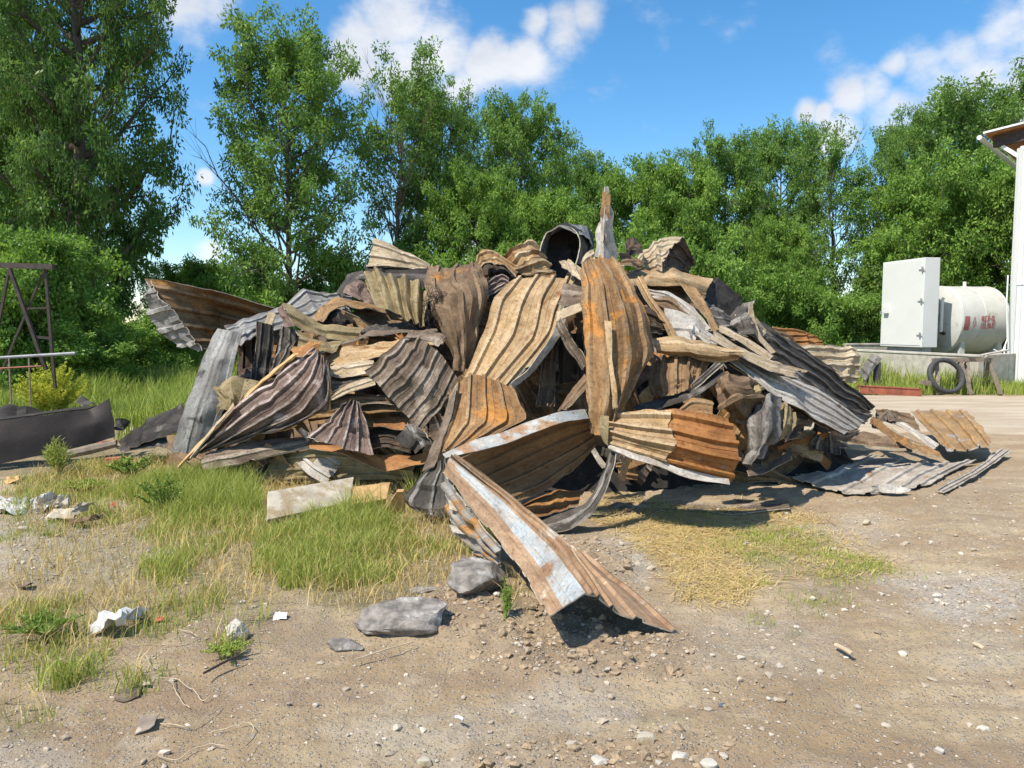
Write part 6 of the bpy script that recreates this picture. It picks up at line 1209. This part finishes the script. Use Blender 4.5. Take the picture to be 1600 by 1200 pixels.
m = MB(); 
for a_, b_ in (((-160, 690, 8.05), (-10, 659, 8.62)), ((-10, 659, 8.62), (100, 644, 9.02)), ((100, 644, 9.02), (138, 640, 9.2))): 
    p, q_ = P(*a_), P(*b_); m.hexa([p, q_, q_ + Vector((-.05, .28, .01)), p + Vector((-.05, .28, .01)), p + UP * .015, q_ + UP * .015, q_ + Vector((-.05, .28, .025)), p + Vector((-.05, .28, .025))])
o = m.build('flange', M['burnt']); bp(o)
S('bent dark bracket piece sticking up behind the burnt beam', [[(118, 626, 9.9), (132, 636, 9.7)], [(127, 615, 10.0), (146, 630, 9.8)], [(134, 622, 10.0), (150, 634, 9.8)]], 0, 'chargrey', crump=.02, name='bent_sheet', group='burnt steel pieces at the burnt beam')
S('rumpled dark plate behind the burnt beam at the picture edge', [[(-20, 646, 9.4), (-20, 664, 9.2)], [(12, 634, 9.5), (8, 656, 9.2)], [(64, 640, 9.6), (62, 652, 9.4)]], 0, 'char', crump=.03, group='burnt steel pieces at the burnt beam')
S('short dark flap just past the end of the burnt beam', [[(178, 656, 9.5), (178, 670, 9.3)], [(192, 654, 9.6), (192, 672, 9.4)], [(203, 660, 9.7), (196, 670, 9.5)]], 0, 'char', crump=.012, group='burnt steel pieces at the burnt beam')
S('black curved strip of sheet in the grass beside the grey ramp-like sheet', [[(180, 690, 9.0), (200, 700, 8.7)], [(215, 668, 8.9), (228, 690, 8.6)], [(250, 646, 8.9), (262, 680, 8.6)], [(288, 632, 8.8), (296, 676, 8.5)]], 0, 'char', crump=.02, group='burnt steel pieces at the burnt beam')
S('low black sheet edge under the curved strip in the grass', [[(184, 700, 8.9), (190, 708, 8.8)], [(230, 686, 8.8), (234, 700, 8.6)], [(272, 684, 8.7), (272, 700, 8.5)]], 0, 'chargrey', crump=.02, group='burnt steel pieces at the burnt beam')
m = MB(); m.tube([P(98, 712, 8.75), P(140, 703, 8.85), P(182, 693, 8.95)], [.05, .055, .045], 7); tag(m.build('log', M['oldwood']), 'short charred log under the end of the burnt beam', 'log')

# ------------------------------------------------------------------ broken concrete, bricks, litter
def rock(label, px, py, size, seed, mat='rock', cuts=9, name='concrete_chunk', cat='concrete chunk', group=None, rot=0.0, sink=.25, flat=.55, sub=4, rough=.05):
    rg = random.Random(seed); bm = bmesh.new(); bmesh.ops.create_icosphere(bm, subdivisions=sub, radius=1)
    pl_ = [(Vector((rg.uniform(-1, 1), rg.uniform(-1, 1), rg.uniform(-.5, .7))).normalized(), rg.uniform(.52, .85)) for _ in range(cuts)] + [(Vector((.05, -.08, 1)).normalized(), flat)]
    co = np.array([v.co[:] for v in bm.verts])
    for n, d in pl_:
        nn = np.array(n[:]); e = co @ nn - d; co = co - np.where(e > 0, e, 0)[:, None] * nn
    co = co * (1 + rough * fbm(co * 3.5 + seed, seed, 3)[:, None] + rough * .5 * fbm(co * 11 + seed, seed + 3, 2)[:, None])
    co = co * np.array(size) / 2
    for v, c_ in zip(bm.verts, co): v.co = c_
    me = bpy.data.meshes.new(name); bm.to_mesh(me); bm.free(); me.materials.append(M[mat]); me.polygons.foreach_set('use_smooth', [True] * len(me.polygons)); me.set_sharp_from_angle(angle=math.radians(28))
    o = bpy.data.objects.new(name, me); g_ = PZ(px, py, 0); o.location = (g_.x, g_.y + size[1] * .5, size[2] * (.5 - sink) + float(gz(np.array([g_.x]), np.array([g_.y + size[1] * .5]))[0])); o.rotation_euler = (rg.uniform(-.05, .05), rg.uniform(-.05, .05), rot); link(o)
    return tag(o, label, cat, group)
GC = 'broken concrete lumps at the edge of the grass'
rock('grey broken concrete lump with flat top, touching the jutting sheet’s shadow', 744, 946, (.42, .40, .20), 3, group=GC, sink=.12, cuts=10)
rock('widest concrete lump, white-crusted face, in front of the grass', 624, 996, (.64, .38, .15), 8, group=GC, sink=.12, flat=.6, rot=.08)
rock('small flat concrete fragment beside the widest lump', 537, 1014, (.20, .11, .07), 5, group=GC, sink=.2)
rock('small pale crumbly concrete lump on the dark damp soil', 362, 994, (.13, .13, .17), 14, mat='concrete', group=GC, sink=.2, rough=.12)
rock('dark slate-like flake lying in grass behind the concrete lumps', 664, 928, (.20, .09, .04), 15, mat='chargrey', name='slate_flake', cat='flake', sink=.1)
rock('white rubble lump on the pile of bricks behind the yellow weed', 134, 596, (.75, .5, .6), 21, mat='concrete', name='rubble_lump', group='rubble beyond the yellow weed', rough=.1)
rock('grey flat rubble lump beside the white one beyond the yellow weed', 182, 600, (1.0, .6, .5), 22, mat='concrete', name='rubble_lump', group='rubble beyond the yellow weed', rough=.1)
rock('whitish stone lying alone on the straw', 1018, 886, (.07, .06, .05), 31, mat='board', name='stone', cat='stone', group='single pale stones on the yard')
rock('white flat scrap of stone at the upper part of the straw', 1052, 862, (.08, .05, .025), 32, mat='whitepaint', name='stone', cat='stone', group='single pale stones on the yard')
rock('small cream stone just below the straw near the jutting sheet', 1014, 916, (.05, .05, .035), 33, mat='board', name='stone', cat='stone', group='single pale stones on the yard')
for i, (x, y, s, lb) in enumerate([(1358, 818, .09, 'pale stone on the dirt below the flat grey sheet'), (1305, 852, .06, 'small pale stone on thin grass past the straw'), (1168, 846, .06, 'greyish white stone at the far rim of the straw'), (1523, 858, .05, 'bluish pale stone on the bare dirt near the gravel patch'),
        (1467, 928, .07, 'cream stone at the rim of the gravel patch'), (1471, 1172, .05, 'white pebble near the bottom edge of the yard'), (1012, 1168, .08, 'rounded grey stone standing in gravel at the bottom of the picture'), (938, 1188, .07, 'tan stone beside the rounded grey one'), (1065, 1192, .08, 'beige stone in the row of stones at the bottom'),
        (662, 1185, .07, 'whitish cobble half buried below the widest concrete lump'), (1230, 800, .05, 'little white stone by the low wavy sheet'), (1110, 1196, .07, 'pale angular stone at the bottom right of the beige one'), (30, 833, .11, 'yellowish foam-like stone in the weeds by the picture edge')]):
    rock(lb, x, y, (s, s * .8, s * .62), 40 + i, mat='concrete' if i % 3 else 'board', name='stone', cat='stone', group='single pale stones on the yard', sub=3, rough=.05)
def brick(px, py, rot, label, s=(.22, .11, .06)):
    g_ = PZ(px, py, .03); m = MB(); m.box((0, 0, 0), s); o = m.build('brick', M['brick'], bevel=.006); o.location = g_; o.rotation_euler = (random.uniform(-.15, .15), random.uniform(-.1, .1), rot); tag(o, label, 'brick', 'loose red bricks')
brick(181, 718, .1, 'orange-red brick lying in the weeds below the burnt beam'); brick(208, 721, .4, 'paler brick next to the orange-red one', (.18, .10, .05)); brick(168, 692, 1.0, 'dull brick in the shade under the burnt beam')
brick(155, 600, .6, 'brick leaning on the rubble beyond the yellow weed', (.3, .15, .1)); brick(172, 604, 1.4, 'brick at the foot of the grey rubble lump', (.3, .15, .1))
def litter(label, pts, mat, name, cat, crump=.03, cf=9, thick=.003, group=None):
    return S(label, [[onG(a, b, z) for a, b, z in r_] for r_ in pts], 0, mat, crump=crump, cf=cf, thick=thick, world_pts=True, name=name, cat=cat, group=group, back=mat, edge=mat)
litter('dirty white rag spread on the ground at the picture edge', [[(-12, 802, .02), (-12, 776, .06)], [(30, 801, .03), (35, 778, .10)], [(60, 796, .03), (70, 774, .10)], [(105, 790, .02), (110, 776, .05)]], 'rag', 'rag', 'rag', .04)
litter('folded off-white cloth lying beside the dirty rag', [[(72, 812, .02), (82, 800, .05)], [(104, 810, .05), (118, 792, .12)], [(138, 796, .08), (148, 784, .14)]], 'board', 'rag', 'rag', .035)
litter('brown stiff scrap under the folded off-white cloth', [[(108, 822, .02), (112, 810, .04)], [(130, 818, .05), (138, 806, .08)], [(160, 808, .04), (162, 801, .05)]], 'brown', 'scrap', 'scrap', .02)
litter('crumpled clear-white plastic bag on the weeds, nearest the viewer', [[(146, 990, .02), (154, 966, .06)], [(172, 984, .07), (184, 960, .10)], [(196, 974, .06), (212, 950, .11)], [(224, 966, .02), (230, 952, .03)]], 'plasticbag', 'plastic_bag', 'plastic bag', .04, 12)
litter('tiny white paper scrap on the damp soil', [[(424, 968, .01), (428, 957, .02)], [(448, 967, .02), (448, 959, .03)]], 'whitepaint', 'paper_scrap', 'paper scrap', .008, 20)
litter('brown piece of cardboard flattened on the dirt', [[(206, 1150, .01), (212, 1116, .02)], [(236, 1132, .03), (246, 1112, .03)]], 'oldwood', 'cardboard', 'cardboard', .012, 12)
litter('orange scrap of foam in the weeds at the picture edge', [[(8, 756, .02), (14, 744, .05)], [(26, 752, .04), (32, 742, .05)]], 'foam', 'foam_scrap', 'foam scrap', .015)
litter('small orange-red bit in the weeds under the two bricks', [[(172, 792, .01), (174, 784, .03)], [(182, 792, .02), (182, 784, .03)]], 'redplastic', 'foam_scrap', 'litter', .01)
litter('small red bit of litter by the plastic bag', [[(243, 972, .01), (246, 964, .03)], [(256, 970, .02), (254, 963, .02)]], 'redplastic', 'litter_piece', 'litter', .01)
litter('faded pink leaf-like scrap among stones at the picture edge', [[(22, 922, .01), (28, 910, .02)], [(42, 918, .03), (54, 906, .03)]], 'mauve', 'scrap', 'scrap', .02)
litter('two-lobed grey disc of card on the dirt', [[(176, 1092, .008), (182, 1080, .012)], [(196, 1096, .012), (200, 1074, .016)], [(218, 1084, .01), (222, 1072, .012)]], 'greybrown', 'card_scrap', 'scrap', .004)
litter('white scrap among the pale threads on the dirt', [[(220, 1074, .01), (224, 1065, .02)], [(234, 1070, .02), (234, 1066, .02)]], 'board', 'scrap', 'scrap', .006)
rock('blue-black plastic lump on the dirt by the picture edge', 82, 1036, (.045, .035, .03), 61, mat='bluegrey', name='plastic_lump', cat='plastic lump', sub=3)
rock('pale blue plastic bit on the dirt', 1130, 1096, (.04, .03, .02), 62, mat='bluegrey', name='plastic_lump', cat='plastic lump', sub=3)
g_ = PZ(704, 912, .06); m = MB(); m.tube([g_, g_ + UP * .03], [.012, .010], 10); tag(m.build('bottle_cap', M['yellowcap']), 'yellow plastic cap beside the flat-topped concrete lump', 'cap')
def rod(label, a, b, r_, mat, name, cat, group=None, z=.01):
    pa, pb_ = PZ(*a, z), PZ(*b, z + .005); m = MB(); m.tube([pa, pa.lerp(pb_, .5) + Vector((0, 0, .004)), pb_], r_, 8); return tag(m.build(name, M[mat], smooth=True), label, cat, group)
rod('white cigarette-like stick on bare dirt below the concrete lumps', (712, 1120), (724, 1124), .006, 'whitepaint', 'stick', 'stick')
rod('pale wooden stick beyond the jutting sheet on open dirt', (1306, 1008), (1332, 1022), .012, 'straw', 'stick', 'stick')
rod('short pale stick in the gravel patch', (1522, 1006), (1538, 1014), .011, 'straw', 'stick', 'stick')
rod('dark thin twig on the damp soil', (318, 1052), (374, 1024), .006, 'darksteel', 'twig', 'twig')
rod('thin blade-like stick pointing to the lumps', (556, 1030), (648, 1002), .004, 'straw', 'twig', 'twig')
GW = 'pale threads and roots lying on the dirt'
for i, (pts, lb) in enumerate([([(245, 1051), (272, 1049), (300, 1064), (315, 1078), (328, 1074)], 'pale thread curling to a small knot beside the grass tuft'), ([(270, 1052), (272, 1066), (284, 1080), (296, 1090)], 'pale thread forking below the grass tuft'), ([(250, 1122), (290, 1130), (318, 1118), (332, 1100), (346, 1086)], 'long pale root rising past the cardboard'),
        ([(200, 1200), (238, 1172), (275, 1176), (312, 1160), (352, 1162)], 'long pale thread running to the bottom edge'), ([(326, 1136), (366, 1130), (390, 1126), (396, 1140), (378, 1156)], 'hook-shaped pale root on the dirt'), ([(250, 1000), (282, 996), (310, 988)], 'short straw stalk beside the plastic bag'), ([(268, 980), (292, 982), (312, 987)], 'short straw stalk above the other one'), ([(228, 1018), (236, 1028), (246, 1031)], 'tiny curled thread near the grass tuft')]):
    P3 = [np.array(PZ(a, b, .012)[:]) for a, b in pts]; W3 = cr_w(len(P3), 26, False) @ np.array(P3); W3[:, 2] += gz(W3[:, 0], W3[:, 1]) + .006
    m = MB(); m.tube([Vector(q_) for q_ in W3], .0020, 4); tag(m.build('thread', M['straw'], smooth=True), lb, 'thread', GW)

# ------------------------------------------------------------------ weeds with a shape of their own
def weed(label, px, py, H, R, nst, mat, seed, name='weed_plant', leaf=(.05, .012), dens=60, Y=None, spread=.9):
    rg = np.random.RandomState(seed); b_ = PZ(px, py, 0); mb = MB(); V = []; 
    for i in range(nst):
        az = rg.uniform(0, 6.28); out = R * rg.uniform(.2, 1) ; h_ = H * (1 - spread * .45 * (out / R) ** 2) * rg.uniform(.75, 1.05)
        pts = [np.array((0, 0, -.02))]; 
        for k in range(1, 7):
            t = k / 6; pts.append(np.array((math.cos(az) * out * t ** 1.1, math.sin(az) * out * t ** 1.1, h_ * (t ** .9))) + rg.normal(0, .012 * H, 3))
        mb.tube(pts, [.006 * (1 - .8 * k / 6) + .0012 for k in range(7)], 4, cap=False)
        for k in range(dens):
            t = .25 + .75 * (k / dens); f_ = t * 6 * .999; ii = int(f_); p = pts[ii] + (pts[ii + 1] - pts[ii]) * (f_ - ii) if ii < 6 else pts[6]
            d = rg.normal(0, 1, 3); d[2] = abs(d[2]) * .6 + .3; d /= np.linalg.norm(d); L = leaf[0] * rg.uniform(.5, 1.3) * (1.3 - .7 * t); s = np.cross(d, rg.normal(0, 1, 3)); s /= np.linalg.norm(s)
            V.append([p, p + d * L * .5 + s * leaf[1] / 2, p + d * L, p + d * L * .5 - s * leaf[1] / 2])
    V = np.array(V).reshape(-1, 3); e = empty(name, (b_.x, b_.y, 0), label=label, cat='plant')
    link(bpy.data.objects.new('leaves', np_mesh('leaves', V, np.arange(len(V)).reshape(-1, 4), np.full(len(V) // 4, 4), [mat], smooth=False)), e)
    me = bpy.data.meshes.new('stem'); me.from_pydata(mb.v, [], mb.f); me.materials.append(mat); link(bpy.data.objects.new('stem', me), e)
weed('yellow feathery weed growing behind the burnt beam', 84, 656, .98, .66, 70, M['yellowweed'], 3, leaf=(.085, .018), dens=110)
weed('bushy leafy weed at the tip of the orange foam strip', 255, 800, .34, .26, 26, M['weed'], 4, leaf=(.035, .013), dens=60)
weed('light green feathery weed below the burnt beam', 130, 768, .10, .32, 36, M['blade_green'], 5, leaf=(.045, .008), dens=60, spread=.4)
weed('tuft of bright weed against the front of the burnt beam', 92, 745, .42, .16, 40, M['blade'], 6, leaf=(.10, .008), dens=16)
weed('small grey-green creeping plant on the damp soil', 355, 1018, .03, .13, 22, M['blade_green'], 7, leaf=(.025, .006), dens=40, spread=.2)
weed('single green upright weed beside the flat-topped concrete lump', 790, 968, .26, .04, 6, M['weed'], 8, leaf=(.03, .008), dens=60)
weed('low fern-like weed on the dirt near the blue-black lump', 70, 990, .08, .20, 26, M['weed'], 9, leaf=(.05, .009), dens=40, spread=.3)
weed('weed with broad leaves between the ramp-like sheet and burnt beam', 205, 745, .24, .24, 26, M['weed'], 10, leaf=(.07, .025), dens=24)
weed('weeds sprouting at the edge of the huge concave sheet', 800, 806, .22, .08, 10, M['weed'], 11, leaf=(.04, .012), dens=30)
